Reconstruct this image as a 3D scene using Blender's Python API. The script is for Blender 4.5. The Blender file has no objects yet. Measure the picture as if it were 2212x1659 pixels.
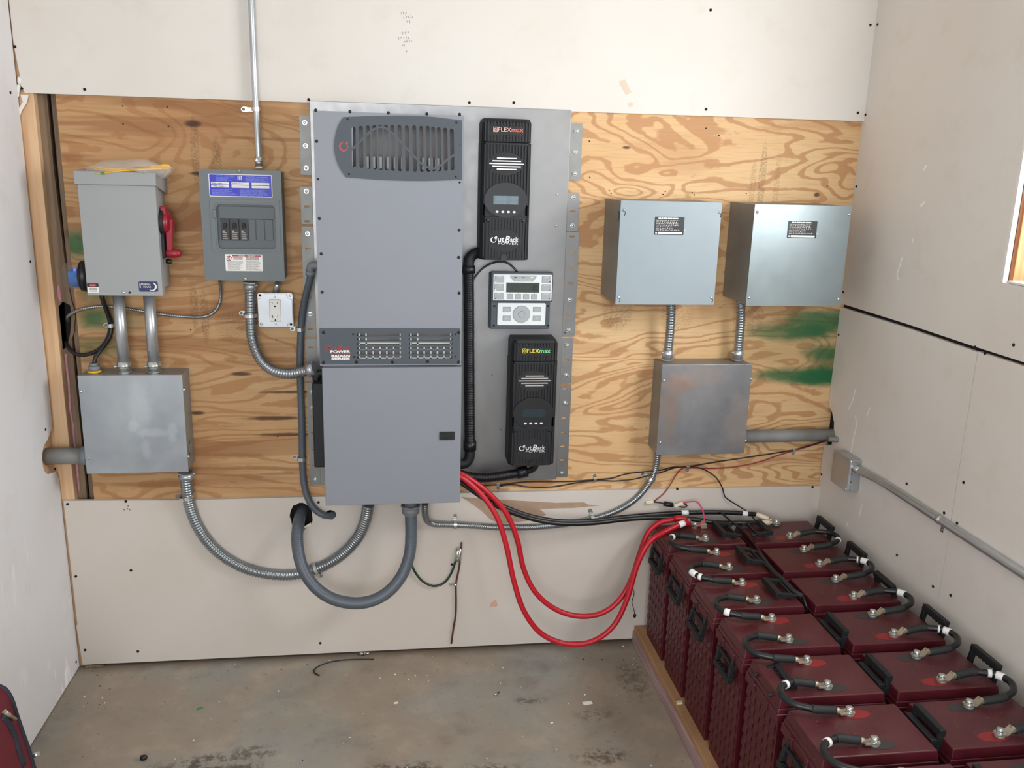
import bpy, bmesh, math, random
from mathutils import Vector, Matrix
SC = bpy.context.scene
COL = SC.collection
# ------------------------------------------------------------------ camera
FPX = 1890.2
CW, CH = 2212.0, 1659.0
CP = Vector((0.935, -2.7385, 1.6467))
YAW, PIT, ROL = 0.1401, 0.2464, -0.0271
_cy, _sy, _cp, _sp = math.cos(YAW), math.sin(YAW), math.cos(PIT), math.sin(PIT)
_f = Vector((_sy*_cp, _cy*_cp, -_sp)); _r0 = Vector((_cy, -_sy, 0)); _d0 = _f.cross(_r0)
_r = math.cos(ROL)*_r0 + math.sin(ROL)*_d0
_d = -math.sin(ROL)*_r0 + math.cos(ROL)*_d0
cam = bpy.data.cameras.new('camera'); cam.sensor_width = 36; cam.sensor_fit = 'HORIZONTAL'
cam.lens = FPX/CW*36; cam.clip_start = 0.02
co = bpy.data.objects.new('camera', cam); COL.objects.link(co)
M = Matrix.Identity(4)
for i in range(3):
    M[i][0] = _r[i]; M[i][1] = -_d[i]; M[i][2] = -_f[i]; M[i][3] = CP[i]
co.matrix_world = M
SC.camera = co
# ------------------------------------------------------------------ light
SC.view_settings.view_transform = 'Standard'; SC.view_settings.look = 'None'
SC.view_settings.exposure = 0.0; SC.view_settings.gamma = 1.0
wd = bpy.data.worlds.new('sky'); SC.world = wd; wd.use_nodes = True
bg = wd.node_tree.nodes['Background']; bg.inputs[0].default_value = (0.84, 0.92, 1.0, 1); bg.inputs[1].default_value = 1.15
def area(name, loc, target, sx, sy, power, col):
    l = bpy.data.lights.new(name, 'AREA'); l.shape = 'RECTANGLE'; l.size = sx; l.size_y = sy
    l.energy = power; l.color = col
    o = bpy.data.objects.new(name, l); COL.objects.link(o); o.location = loc
    o.rotation_euler = (Vector(target)-Vector(loc)).to_track_quat('-Z', 'Y').to_euler()
    return o
area('daylight_doorway', (0.55, -4.6, 1.75), (1.1, 0, 1.35), 1.7, 1.6, 74, (0.96, 0.98, 1.0))
area('daylight_window', (2.62, -1.25, 1.78), (1.0, -0.35, 1.55), 0.85, 0.7, 36, (0.96, 0.985, 1.0))
# ------------------------------------------------------------------ unprojection to real planes
def ray(u, v):
    return _r*((u-CW/2)/FPX) + _d*((v-CH/2)/FPX) + _f
def A(u, v, d=0.0):
    q = ray(u, v); return CP + q*((-d-CP.y)/q.y)
def AX(u, v, x):
    q = ray(u, v); return CP + q*((x-CP.x)/q.x)
def AZ(u, v, z):
    q = ray(u, v); return CP + q*((z-CP.z)/q.z)
# ------------------------------------------------------------------ materials
def lin(c):
    r = []
    for v in c[:3]:
        v = v/255.0
        r.append(v/12.92 if v <= 0.04045 else ((v+0.055)/1.055)**2.4)
    return (r[0], r[1], r[2], 1)
class NT:
    def __init__(s, name):
        s.m = bpy.data.materials.new(name); s.m.use_nodes = True
        s.t = s.m.node_tree; s.b = s.t.nodes['Principled BSDF']
        s.tc = None
    def new(s, ty, **kw):
        n = s.t.nodes.new(ty)
        for k, v in kw.items(): setattr(n, k, v)
        return n
    def put(s, sock, v):
        if hasattr(v, 'links') or isinstance(v, bpy.types.NodeSocket): s.t.links.new(v, sock)
        else: sock.default_value = v
    def co(s, scale=(1, 1, 1), loc=(0, 0, 0)):
        if s.tc is None: s.tc = s.new('ShaderNodeTexCoord')
        mp = s.new('ShaderNodeMapping'); s.put(mp.inputs[0], s.tc.outputs['Object'])
        mp.inputs['Scale'].default_value = scale; mp.inputs['Location'].default_value = loc
        return mp.outputs[0]
    def noise(s, scale=5, detail=3, rough=.5, dist=0, vec=None, vscale=(1, 1, 1), loc=(0, 0, 0)):
        n = s.new('ShaderNodeTexNoise'); s.put(n.inputs['Vector'], vec or s.co(vscale, loc))
        n.inputs['Scale'].default_value = scale; n.inputs['Detail'].default_value = detail
        n.inputs['Roughness'].default_value = rough; n.inputs['Distortion'].default_value = dist
        return n.outputs[0]
    def math(s, op, a, b=0.0, c=0.0, clamp=False):
        n = s.new('ShaderNodeMath', operation=op); n.use_clamp = clamp
        s.put(n.inputs[0], a); s.put(n.inputs[1], b); s.put(n.inputs[2], c)
        return n.outputs[0]
    def mr(s, v, a, b, c=0.0, d=1.0):
        n = s.new('ShaderNodeMapRange'); n.interpolation_type = 'SMOOTHSTEP'
        s.put(n.inputs[0], v)
        for i, q in enumerate((a, b, c, d)): n.inputs[1+i].default_value = q
        return n.outputs[0]
    def mix(s, f, a, b):
        n = s.new('ShaderNodeMix', data_type='RGBA')
        s.put(n.inputs[0], f)
        s.put(n.inputs[6], lin(a) if isinstance(a, tuple) else a); s.put(n.inputs[7], lin(b) if isinstance(b, tuple) else b)
        return n.outputs[2]
    def xyz(s):
        if s.tc is None: s.tc = s.new('ShaderNodeTexCoord')
        n = s.new('ShaderNodeSeparateXYZ'); s.put(n.inputs[0], s.tc.outputs['Object']); return n.outputs
    def blob(s, cx, cz, rx, rz, ax=(0, 2), soft=.5, nz=None, amt=.5):
        o = s.xyz()
        dx = s.math('DIVIDE', s.math('SUBTRACT', o[ax[0]], cx), rx)
        dz = s.math('DIVIDE', s.math('SUBTRACT', o[ax[1]], cz), rz)
        r = s.math('SQRT', s.math('ADD', s.math('MULTIPLY', dx, dx), s.math('MULTIPLY', dz, dz)))
        if nz is not None: r = s.math('ADD', r, s.math('MULTIPLY', s.math('SUBTRACT', nz, .5), amt*2))
        return s.mr(r, 1+soft*.5, 1-soft*.5)
    def bump(s, h, strength=.2, dist=.002):
        n = s.new('ShaderNodeBump'); n.inputs['Strength'].default_value = strength; n.inputs['Distance'].default_value = dist
        s.put(n.inputs['Height'], h); s.put(s.b.inputs['Normal'], n.outputs[0])
    def fin(s, col, rough=.5, metal=0.0, spec=.5):
        s.put(s.b.inputs['Base Color'], lin(col) if isinstance(col, tuple) else col)
        s.put(s.b.inputs['Roughness'], rough); s.put(s.b.inputs['Metallic'], metal)
        s.b.inputs['Specular IOR Level'].default_value = spec
        return s.m
def plain(name, col, rough=.5, metal=0.0, spec=.5, var=.06, vs=18, bump=0.0):
    n = NT(name)
    k = n.noise(vs, 3)
    d = tuple(max(0, c*(1-var*2)) for c in col); l = tuple(min(255, c*(1+var)) for c in col)
    c = n.mix(k, d, l)
    if bump: n.bump(n.noise(vs*14, 2), bump, .0006)
    return n.fin(c, rough, metal, spec)
def glow(name, col, strength):
    n = NT(name); n.fin(col, .4)
    n.b.inputs['Emission Color'].default_value = lin(col); n.b.inputs['Emission Strength'].default_value = strength
    return n.m
def drywall(name, base, warm, smear=None):
    n = NT(name)
    a = n.noise(1.7, 3, .5); b = n.noise(9, 4, .6)
    c = n.mix(n.mr(a, .3, .7), base, warm)
    c = n.mix(n.math('MULTIPLY', n.mr(b, .52, .75), .18), c, (196, 180, 160))
    if smear:
        ax, z0, z1, hi = smear
        o = n.xyz()
        st = n.noise(1, 3, .6, .3, vscale=(26, 26, 5.0))
        m = n.mr(st, .55, .62)
        m = n.math('MULTIPLY', m, n.mr(n.noise(3.1, 2), .44, .58))
        m = n.math('MULTIPLY', m, n.mr(o[2], z1, z1-.25)); m = n.math('MULTIPLY', m, n.mr(o[1], -1.1, -.9))
        m = n.math('MULTIPLY', m, n.mr(o[2], z0, z0+.1))
        c = n.mix(n.math('MULTIPLY', m, .8), c, hi)
    n.bump(n.noise(160, 2), .06, .0008)
    return n.fin(c, .85, 0, .25)
MT = {}
MT['dry'] = drywall('drywall_paper', (216, 212, 205), (212, 205, 197))
MT['dry_lo'] = drywall('drywall_paper_lower', (203, 196, 188), (198, 188, 178))  # lower sheet, slightly darker and warmer than the upper one
MT['dry_l'] = drywall('drywall_paper_left', (226, 225, 226), (221, 219, 219), (2, -.1, 0.66, (255, 255, 255)))
MT['dry_r'] = drywall('drywall_paper_right', (222, 216, 209), (217, 209, 200))
MT['gyp'] = plain('gypsum_core', (232, 228, 222), .9)
MT['kraft'] = plain('torn_kraft_paper', (168, 142, 120), .9, vs=40)
MT['hole'] = plain('dark_cavity', (26, 21, 19), .95)  # near-black: shade painted inside wall openings, also small holes and screw heads
MT['ceil'] = plain('ceiling_board', (215, 210, 202), .9, vs=2)
def plywood():
    n = NT('fir_plywood'); o = n.xyz()
    w = n.noise(1, 3, .65, .4, vscale=(7, 1, 14))
    a = n.noise(1.0, 2.4, .5, .7, vscale=(1.5, 1, 5.6), loc=(3.3, 0, 1.7))
    ph = n.math('MULTIPLY', n.math('ADD', a, n.math('MULTIPLY', w, .07)), 92)
    s = n.math('SINE', ph)
    hz = n.mr(n.noise(1, 3, .6, .3, vscale=(.9, 1, 16), loc=(4, 0, 2)), .50, .60)
    band = n.mr(s, .2, .8)
    wide = n.mr(n.noise(1.0, 2, .5, .4, vscale=(1.3, 1, 8), loc=(9, 0, 4)), .55, .63)
    fib = n.noise(1, 4, .65, 0, vscale=(9, 9, 210))
    light = n.mix(n.mr(n.noise(1, 3, .5, 0, vscale=(1.2, 1, 5), loc=(1, 5, 2)), .3, .7), (216, 182, 136), (204, 164, 116))
    c = n.mix(n.math('MULTIPLY', band, .72), light, (172, 122, 80))
    c = n.mix(n.math('MULTIPLY', wide, .38), c, (176, 126, 84))
    c = n.mix(n.math('MULTIPLY', n.mr(fib, .45, .7), .3), c, (156, 116, 80))
    # reddish pitch streaks, and a browner tone toward the left
    red = n.mr(n.noise(1, 2, .5, .2, vscale=(1.6, 1, 22), loc=(0, 0, 8)), .64, .70)
    lf = n.mr(o[0], 1.1, .25)
    c = n.mix(n.math('MULTIPLY', n.math('MULTIPLY', red, lf), .75), c, (104, 58, 38))
    c = n.mix(n.math('MULTIPLY', lf, .5), c, (152, 106, 64))
    c = n.mix(n.math('MULTIPLY', n.math('MULTIPLY', hz, lf), .55), c, (128, 80, 44))
    # green spray paint
    nz = n.noise(11, 3, .6, 0, vscale=(.7, 1, 1.6))
    for (x, z, rx, rz, am) in ((2.36, 1.155, .12, .050, 1), (2.27, 1.125, .16, .03, .8), (2.40, 1.05, .07, .035, 1), (2.33, .975, .19, .026, 1), (2.38, .97, .1, .03, 1),
                               (.02, 1.385, .045, .04, 1), (.07, 1.26, .05, .055, .6), (.05, 1.16, .04, .03, .9), (.10, 1.16, .09, .04, .35), (.04, 1.075, .08, .03, .5), (2.3, 1.08, .22, .1, .22)):
        c = n.mix(n.math('MULTIPLY', n.blob(x, z, rx, rz, soft=1.1, nz=nz, amt=.8), .86*am), c, (10, 92, 52))
    # lumber crayon / ink stamps
    st = n.noise(1, 3, .8, 0, vscale=(140, 1, 300))
    for (x, z, rx, rz, am) in ((.37, 1.66, .012, .1, .8), (.43, 1.6, .014, .1, .8), (2.11, 1.62, .012, .11, .9), (2.08, 1.6, .010, .08, .6), (2.16, 1.6, .010, .1, .5),
                               (.34, 1.2, .012, .07, .9), (.37, 1.17, .012, .08, .9), (.44, 1.14, .04, .05, .5), (.56, 1.0, .03, .02, .4), (1.66, 1.2, .05, .07, .75), (1.86, 1.18, .06, .06, .5), (2.13, 1.17, .03, .06, .7)):
        m = n.math('MULTIPLY', n.blob(x, z, rx, rz, soft=.4), n.mr(st, .44, .58))
        c = n.mix(n.math('MULTIPLY', m, .55*am), c, (66, 50, 40))
    # knots
    for (x, z, rx, rz) in ((.368, 1.735, .022, .009), (.375, 1.595, .024, .005), (.47, .99, .03, .006), (2.30, 1.575, .010, .007), (.33, .865, .02, .006), (1.66, 1.705, .012, .004), (.56, .845, .08, .007), (.6, .79, .09, .005), (.62, .93, .1, .004)):
        c = n.mix(n.math('MULTIPLY', n.blob(x, z, rx, rz, soft=.9, nz=n.noise(30, 2), amt=.3), .85), c, (58, 32, 24))
    n.bump(fib, .15, .0006)
    return n.fin(c, .62, 0, .35)
MT['ply'] = plywood()
def wood(name, a, b, dirx=(40, 40, 2), rough=.7):
    n = NT(name)
    k = n.noise(1, 4, .6, .3, vscale=dirx)
    kn = n.noise(6, 2, .5)
    c = n.mix(n.mr(k, .3, .7), a, b)
    c = n.mix(n.math('MULTIPLY', n.mr(kn, .68, .74), .7), c, (84, 56, 38))
    n.bump(k, .15, .001)
    return n.fin(c, rough, 0, .3)
MT['stud'] = wood('pine_stud', (224, 190, 152), (204, 162, 122))
MT['oldwood'] = wood('weathered_board', (140, 117, 95), (108, 90, 72), (60, 60, 3))
MT['tray'] = wood('tray_plywood', (176, 138, 100), (150, 112, 80), (8, 3, 30))
MT['trayside'] = wood('treated_lumber', (176, 150, 148), (140, 112, 112), (6, 2.5, 60))
MT['winwood'] = wood('window_jamb_wood', (190, 130, 88), (150, 96, 62))
def concrete():
    n = NT('stained_concrete')
    a = n.noise(1.6, 4, .55, .3); b = n.noise(5.5, 5, .65, .2); d = n.noise(42, 3, .6)
    c = n.mix(n.mr(a, .36, .62), (146, 145, 138), (150, 137, 122))
    c = n.mix(n.math('MULTIPLY', n.mr(b, .5, .72), .55), c, (176, 160, 142))
    c = n.mix(n.math('MULTIPLY', n.mr(b, .5, .28), .5), c, (116, 108, 100))
    c = n.mix(n.math('MULTIPLY', n.mr(d, .60, .72), .35), c, (110, 94, 80))
    o = n.xyz(); dirt = n.math('MULTIPLY', n.mr(n.math('ADD', o[1], n.math('MULTIPLY', n.noise(12, 3), .07)), -.03, .03), .6)
    c = n.mix(dirt, c, (104, 84, 66))
    nz = n.noise(38, 3, .7)
    for (x, y, rx, ry, am) in ((.42, -.56, .13, .05, .8), (.55, -.5, .06, .03, .6), (.95, -.63, .10, .04, .85), (1.2, -.66, .09, .04, .8), (1.52, -.62, .08, .035, .7), (1.55, -.42, .06, .03, .5), (1.36, -.33, .05, .02, .6), (1.72, -.25, .05, .1, .5)):
        m = n.math('MULTIPLY', n.blob(x, y, rx, ry, (0, 1), soft=.9, nz=n.noise(9, 3), amt=.6), n.mr(nz, .42, .6))
        c = n.mix(n.math('MULTIPLY', m, am), c, (62, 52, 45))
    n.bump(n.noise(90, 3), .12, .001)
    return n.fin(c, .62, 0, .4)
MT['conc'] = concrete()
def galv(name, col, dark, rough=.38, metal=.75, stain=None):
    n = NT(name)
    a = n.noise(2.2, 4, .6, .5); b = n.noise(26, 3, .6)
    c = n.mix(n.mr(a, .3, .7), dark, col)
    if stain:
        for (x, z, rx, rz, am, cc) in stain:
            c = n.mix(n.math('MULTIPLY', n.blob(x, z, rx, rz, soft=1.0, nz=n.noise(28, 4, .7), amt=.9), am), c, cc)
    r = n.math('ADD', rough-.08, n.math('MULTIPLY', b, .16))
    return n.fin(c, r, metal)
MT['galv'] = galv('galvanised_steel', (196, 200, 202), (168, 172, 176), .34)
MT['galv_b'] = galv('galvanised_box', (178, 184, 188), (150, 156, 162), .42, .7, [(0.1655, 0.2070, .03, .07, .26, (205, 212, 216)), (0.1455, 0.1470, .015, .015, .3, (215, 220, 224)), (0.1955, 0.1270, .04, .012, .26, (205, 212, 216)), (0.1755, 0.0770, .012, .03, .26, (205, 212, 216)), (0.2555, 0.1370, .012, .02, .26, (205, 212, 216)), (0.2555, 0.1070, .01, .012, .26, (205, 212, 216))])
MT['galv_c'] = galv('galvanised_cover_stained', (158, 158, 160), (128, 130, 135), .40, .7, [(0.0650, 0.2450, .05, .03, .7, (168, 140, 124)), (0.0350, 0.1700, .03, .06, .6, (162, 138, 124)), (0.1350, 0.2700, .08, .03, .5, (172, 162, 156)), (0.2750, 0.1000, .05, .09, .5, (170, 160, 152)), (0.0350, 0.0800, .03, .05, .4, (160, 142, 130))])
MT['flex'] = galv('flexible_steel', (168, 174, 176), (136, 142, 146), .27, .85)
MT['zinc'] = galv('bright_zinc', (222, 224, 222), (196, 200, 198), .22, .9)
MT['hdg'] = galv('zinc_coated_bracket', (150, 150, 146), (118, 120, 118), .5, .5)
MT['stl'] = galv('stainless_plate', (146, 145, 144), (128, 128, 129), .36, .75)
MT['boxgrey'] = plain('light_grey_enamel', (150, 153, 153), .45, vs=4, var=.02, bump=.03)
MT['bluegrey'] = galv('blue_grey_cover', (138, 149, 154), (132, 143, 149), .5, .15)
MT['bluegrey2'] = galv('grey_metal_cover', (140, 151, 153), (130, 141, 144), .34, .5)
MT['boxside'] = galv('dull_steel_side', (146, 145, 140), (126, 126, 122), .45, .25)
MT['dkgrey'] = plain('dark_grey_enamel', (96, 104, 106), .42, vs=5, var=.02, bump=.03)
MT['dkgrey2'] = plain('dark_grey_recess', (80, 87, 90), .45, vs=5, var=.02)
MT['silver'] = plain('silver_powder_coat', (128, 131, 139), .5, .1, vs=3, var=.02, bump=.04)
MT['charc'] = plain('charcoal_powder_coat', (66, 73, 80), .55, vs=6, var=.02, bump=.05)
MT['inner'] = plain('heatsink_grey', (116, 112, 110), .5, .3, vs=30)
MT['inner_d'] = plain('slot_grey', (62, 62, 64), .6, vs=20)  # dark grey for screw slots and keyhole marks
MT['blk'] = plain('black_plastic', (14, 15, 19), .42, vs=12)
MT['blk_m'] = plain('black_matt_plastic', (17, 19, 23), .6, vs=12)
MT['blkcab'] = plain('black_cable_jacket', (20, 22, 25), .38, vs=30)
MT['shrink'] = plain('heat_shrink', (31, 35, 36), .65, vs=30)
MT['pvc'] = plain('grey_pvc', (118, 122, 126), .5, vs=14)
MT['pvc_o'] = plain('old_grey_pvc', (128, 127, 124), .6, vs=10, var=.12)
MT['liq'] = plain('grey_liquidtight', (82, 90, 98), .42, vs=12, var=.04)
MT['red'] = plain('red_cable_jacket', (182, 18, 36), .4, vs=20, var=.04)
MT['redp'] = plain('red_handle_plastic', (142, 22, 40), .35, vs=14)
MT['redthin'] = plain('thin_red_wire', (150, 30, 40), .4)
MT['pink'] = plain('pink_wire', (214, 70, 110), .4)
MT['green'] = plain('green_ground_wire', (12, 52, 38), .4)
MT['copper'] = plain('old_copper', (104, 62, 42), .5, .5, vs=60, var=.25)
MT['ivory'] = plain('ivory_plastic', (226, 216, 190), .5)
MT['white'] = plain('white_tape', (236, 236, 234), .6, var=.02)
MT['paper'] = plain('white_label', (228, 226, 222), .55, var=.02)
MT['ink'] = plain('label_ink', (62, 60, 62), .6)
MT['inkl'] = plain('label_ink_light', (150, 146, 144), .6)
MT['blue'] = plain('blue_label', (14, 24, 176), .4, var=.03)
MT['bluel'] = plain('blue_label_print', (120, 134, 222), .4)
MT['navy'] = plain('navy_label', (36, 42, 88), .35)
MT['redl'] = plain('red_label', (158, 24, 34), .4)
MT['face'] = plain('pale_keypad_face', (214, 220, 220), .4, var=.02)
MT['btn'] = plain('grey_button', (158, 162, 164), .5, var=.02)
MT['btn_l'] = plain('button_outline', (84, 90, 96), .5)
MT['lcd'] = plain('lcd_green_grey', (54, 62, 52), .2, var=.05)
MT['lcd_d'] = plain('lcd_pixels', (22, 27, 25), .3)
MT['lcd2'] = plain('lcd_blue_grey', (112, 128, 136), .15, var=.12, vs=60)
MT['lcd3'] = plain('lcd_dark', (38, 52, 58), .15, var=.12, vs=60)
MT['chrome'] = galv('silver_trim', (226, 220, 216), (205, 200, 198), .25, .8)
MT['logo'] = plain('silver_lettering', (214, 214, 214), .35, .2)
MT['foil_p'] = plain('foil_sheen_pink', (226, 176, 164), .35, .1)  # holographic foil: its shifting sheen painted as fixed colours
MT['foil_r'] = plain('foil_sheen_red', (238, 116, 98), .35, .1)
MT['foil_y'] = plain('foil_sheen_yellow', (240, 226, 84), .35, .1)
MT['foil_o'] = plain('foil_sheen_orange', (238, 176, 96), .35, .1)
MT['foil_g'] = plain('foil_sheen_green', (126, 226, 150), .35, .1)
MT['led_g'] = glow('green_led', (150, 255, 70), 1.6)
MT['led_y'] = glow('amber_led', (255, 206, 60), 1.6)
MT['led_b'] = glow('blue_led', (40, 60, 255), 6)
MT['led_off'] = plain('unlit_led', (92, 40, 46), .3)
MT['led_off2'] = plain('unlit_green_led', (104, 118, 56), .3)
MT['yel'] = plain('yellow_wire', (236, 178, 34), .4)
MT['tag'] = plain('green_tag', (30, 140, 84), .5)
def battery_mat(name, col, dust):
    n = NT(name)
    g = n.new('ShaderNodeNewGeometry'); sx = n.new('ShaderNodeSeparateXYZ'); n.put(sx.inputs[0], g.outputs['Normal'])
    up = n.mr(sx.outputs[2], .6, .95)
    a = n.noise(14, 4, .6); b = n.noise(120, 2, .6)
    c = n.mix(a, tuple(v*.86 for v in col), col)
    c = n.mix(n.math('MULTIPLY', up, n.math('MULTIPLY', n.mr(a, .25, .8), .5)), c, dust)
    c = n.mix(n.math('MULTIPLY', up, n.math('MULTIPLY', n.mr(b, .70, .78), .5)), c, (190, 180, 172))
    return n.fin(c, n.math('ADD', .3, n.math('MULTIPLY', a, .2)), 0, .5)
MT['bat'] = battery_mat('maroon_polypropylene', (80, 17, 27), (90, 46, 50))
MT['batlid'] = battery_mat('maroon_lid', (82, 21, 31), (94, 56, 58))
MT['posmark'] = plain('red_polarity_mark', (140, 36, 38), .45, vs=30)
MT['negmark'] = plain('dark_polarity_mark', (56, 50, 52), .5, vs=30)
MT['lug'] = galv('tinned_lug', (208, 200, 178), (170, 160, 140), .35, .7)
MT['bagred'] = plain('red_nylon', (104, 24, 38), .6, vs=16, var=.1)
MT['bagblk'] = plain('black_webbing', (38, 38, 50), .7, vs=40)
MT['insul'] = plain('pink_insulation', (196, 140, 150), .9, vs=60, var=.15)
MT['slotwood'] = plain('wood_seen_through_slot', (150, 108, 74), .7)
def clear(name, col, rough, trans=.92, alpha=1.0):
    n = NT(name); n.fin(col, rough)
    n.b.inputs['Transmission Weight'].default_value = trans; n.b.inputs['IOR'].default_value = 1.25; n.b.inputs['Alpha'].default_value = alpha
    return n.m
MT['clear'] = clear('clear_polycarbonate', (236, 238, 240), .06, .9, .30)
MT['bagclear'] = clear('clear_poly_bag', (240, 234, 224), .25, .4, .34)
MT['bluein'] = plain('blue_module', (54, 108, 176), .4)
# ------------------------------------------------------------------ mesh builder
class MB:
    def __init__(s): s.v = []; s.f = []; s.m = []; s.sm = []
    def add(s, vs, fs, m=0, sm=False):
        b = len(s.v); s.v += [Vector(v) for v in vs]
        for f in fs: s.f.append(tuple(i+b for i in f)); s.m.append(m); s.sm.append(sm)
        return s
    def box(s, x0, x1, y0, y1, z0, z1, m=0):
        if x0 > x1: x0, x1 = x1, x0
        if y0 > y1: y0, y1 = y1, y0
        if z0 > z1: z0, z1 = z1, z0
        vs = [(x, y, z) for z in (z0, z1) for y in (y0, y1) for x in (x0, x1)]
        return s.add(vs, [(0, 2, 3, 1), (4, 5, 7, 6), (0, 1, 5, 4), (2, 6, 7, 3), (0, 4, 6, 2), (1, 3, 7, 5)], m)
    def hexa(s, p, m=0):  # 8 points: bottom ring 4, top ring 4
        return s.add(p, [(3, 2, 1, 0), (4, 5, 6, 7), (0, 1, 5, 4), (1, 2, 6, 5), (2, 3, 7, 6), (3, 0, 4, 7)], m)
    def prism(s, pts, y0, y1, m=0, sm=False):  # outline in x,z; y0 front (more negative), y1 back
        n = len(pts)
        ar = sum(pts[i][0]*pts[(i+1) % n][1]-pts[(i+1) % n][0]*pts[i][1] for i in range(n))
        if ar < 0: pts = pts[::-1]
        vs = [(x, y0, z) for x, z in pts]+[(x, y1, z) for x, z in pts]
        fs = [tuple(range(n)), tuple(range(2*n-1, n-1, -1))]
        s.add(vs, fs, m)
        s.add(vs, [((i+1) % n, i, n+i, n+(i+1) % n) for i in range(n)], m, sm)
        return s
    def prismz(s, pts, z0, z1, m=0):  # outline in x,y
        n = len(pts)
        ar = sum(pts[i][0]*pts[(i+1) % n][1]-pts[(i+1) % n][0]*pts[i][1] for i in range(n))
        if ar < 0: pts = pts[::-1]
        vs = [(x, y, z0) for x, y in pts]+[(x, y, z1) for x, y in pts]
        return s.add(vs, [tuple(range(n-1, -1, -1)), tuple(range(n, 2*n))]+[(i, (i+1) % n, n+(i+1) % n, n+i) for i in range(n)], m)
    def tube(s, path, r, n=12, m=0, cap=True, sm=True, flat=None):
        P = [Vector(p) for p in path]; k = len(P)
        R = r if isinstance(r, (list, tuple)) else [r]*k
        T = [(P[min(i+1, k-1)]-P[max(i-1, 0)]).normalized() for i in range(k)]
        up = Vector((0, 0, 1)) if abs(T[0].z) < .9 else Vector((0, 1, 0))
        N = (up-T[0]*up.dot(T[0])).normalized(); vs = []
        for i in range(k):
            N = (N-T[i]*N.dot(T[i]))
            if N.length < 1e-6: N = T[i].orthogonal()
            N.normalize(); B = T[i].cross(N)
            for j in range(n):
                a = 2*math.pi*j/n
                vs.append(P[i]+(N*math.cos(a)+B*math.sin(a)*(flat or 1))*R[i])
        fs = [(i*n+j, i*n+(j+1) % n, (i+1)*n+(j+1) % n, (i+1)*n+j) for i in range(k-1) for j in range(n)]
        s.add(vs, fs, m, sm)
        if cap:
            b = len(s.v)-len(vs)
            s.f.append(tuple(b+j for j in range(n-1, -1, -1))); s.m.append(m); s.sm.append(False)
            s.f.append(tuple(b+(k-1)*n+j for j in range(n))); s.m.append(m); s.sm.append(False)
        return s
    def cyl(s, p0, p1, r, n=16, m=0, r1=None):
        return s.tube([p0, p1], [r, r if r1 is None else r1], n, m)
    def dome(s, c, ax, r, h, m=0, n=12, k=4):  # screw head / cap: base at c, bulging along ax
        c = Vector(c); ax = Vector(ax).normalized()
        path = [c+ax*(h*math.sin(i/k*math.pi/2)) for i in range(k+1)]
        return s.tube(path, [max(r*math.cos(i/k*math.pi/2), r*.02) for i in range(k+1)], n, m)
    def ball(s, c, rx, ry, rz, m=0, n=14, k=8):
        c = Vector(c); vs = []
        for i in range(k+1):
            t = math.pi*i/k
            for j in range(n):
                a = 2*math.pi*j/n
                vs.append(c+Vector((rx*math.sin(t)*math.cos(a), ry*math.sin(t)*math.sin(a), -rz*math.cos(t))))
        return s.add(vs, [(i*n+j, i*n+(j+1) % n, (i+1)*n+(j+1) % n, (i+1)*n+j) for i in range(k) for j in range(n)], m, True)
    def curve2d(s, splines, y0, y1, m=0):  # filled even-odd outlines in x,z with holes, front at y0
        cu = bpy.data.curves.new('c', 'CURVE'); cu.dimensions = '2D'; cu.fill_mode = 'BOTH'
        cu.extrude = abs(y1-y0)/2
        for pts in splines:
            sp = cu.splines.new('POLY'); sp.points.add(len(pts)-1); sp.use_cyclic_u = True
            for p, (x, z) in zip(sp.points, pts): p.co = (x, z, 0, 1)
        s._cv(cu, (y0+y1)/2, m)
        return s
    def _cv(s, cu, yc, m, fn=None):
        o = bpy.data.objects.new('c', cu); COL.objects.link(o)
        dg = bpy.context.evaluated_depsgraph_get()
        me = bpy.data.meshes.new_from_object(o.evaluated_get(dg))
        vs = [v.co.copy() for v in me.vertices]
        fs = [tuple(p.vertices) for p in me.polygons]
        if fn: vs = fn(vs)
        s.add([(v.x, yc-v.z, v.y) for v in vs], fs, m)
        bpy.data.objects.remove(o); bpy.data.curves.remove(cu); bpy.data.meshes.remove(me)
    def text(s, body, x0, x1, z0, z1, y, m=0, ext=.0003, shear=0.0, bold=0.0, rot=0.0, flipy=False):
        cu = bpy.data.curves.new('t', 'FONT'); cu.body = body; cu.size = 1; cu.extrude = .001; cu.shear = shear; cu.offset = bold; cu.resolution_u = 2
        def fn(vs):
            if not vs: return vs
            ax = min(v.x for v in vs); bx = max(v.x for v in vs); ay = min(v.y for v in vs); by = max(v.y for v in vs)
            r = []
            for v in vs:
                a = (v.x-ax)/(bx-ax+1e-9); b = (v.y-ay)/(by-ay+1e-9)
                r.append(Vector((x0+a*(x1-x0), z0+b*(z1-z0), (1 if v.z > 0 else -1)*ext)))
            return r
        s._cv(cu, y, m, fn)
        return s
    def rot(s, mat, i0=0):
        for i in range(i0, len(s.v)): s.v[i] = mat @ s.v[i]
        return s
def rrect(x0, x1, z0, z1, r, k=4):
    if x0 > x1: x0, x1 = x1, x0
    if z0 > z1: z0, z1 = z1, z0
    r = min(r, (x1-x0)/2.001, (z1-z0)/2.001); p = []
    for cx, cz, a0 in ((x1-r, z1-r, 0), (x0+r, z1-r, 90), (x0+r, z0+r, 180), (x1-r, z0+r, 270)):
        for i in range(k+1):
            a = math.radians(a0+90*i/k); p.append((cx+r*math.cos(a), cz+r*math.sin(a)))
    return p
def ell(cx, cz, rx, rz, n=28):
    return [(cx+rx*math.cos(2*math.pi*i/n), cz+rz*math.sin(2*math.pi*i/n)) for i in range(n)]
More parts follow.
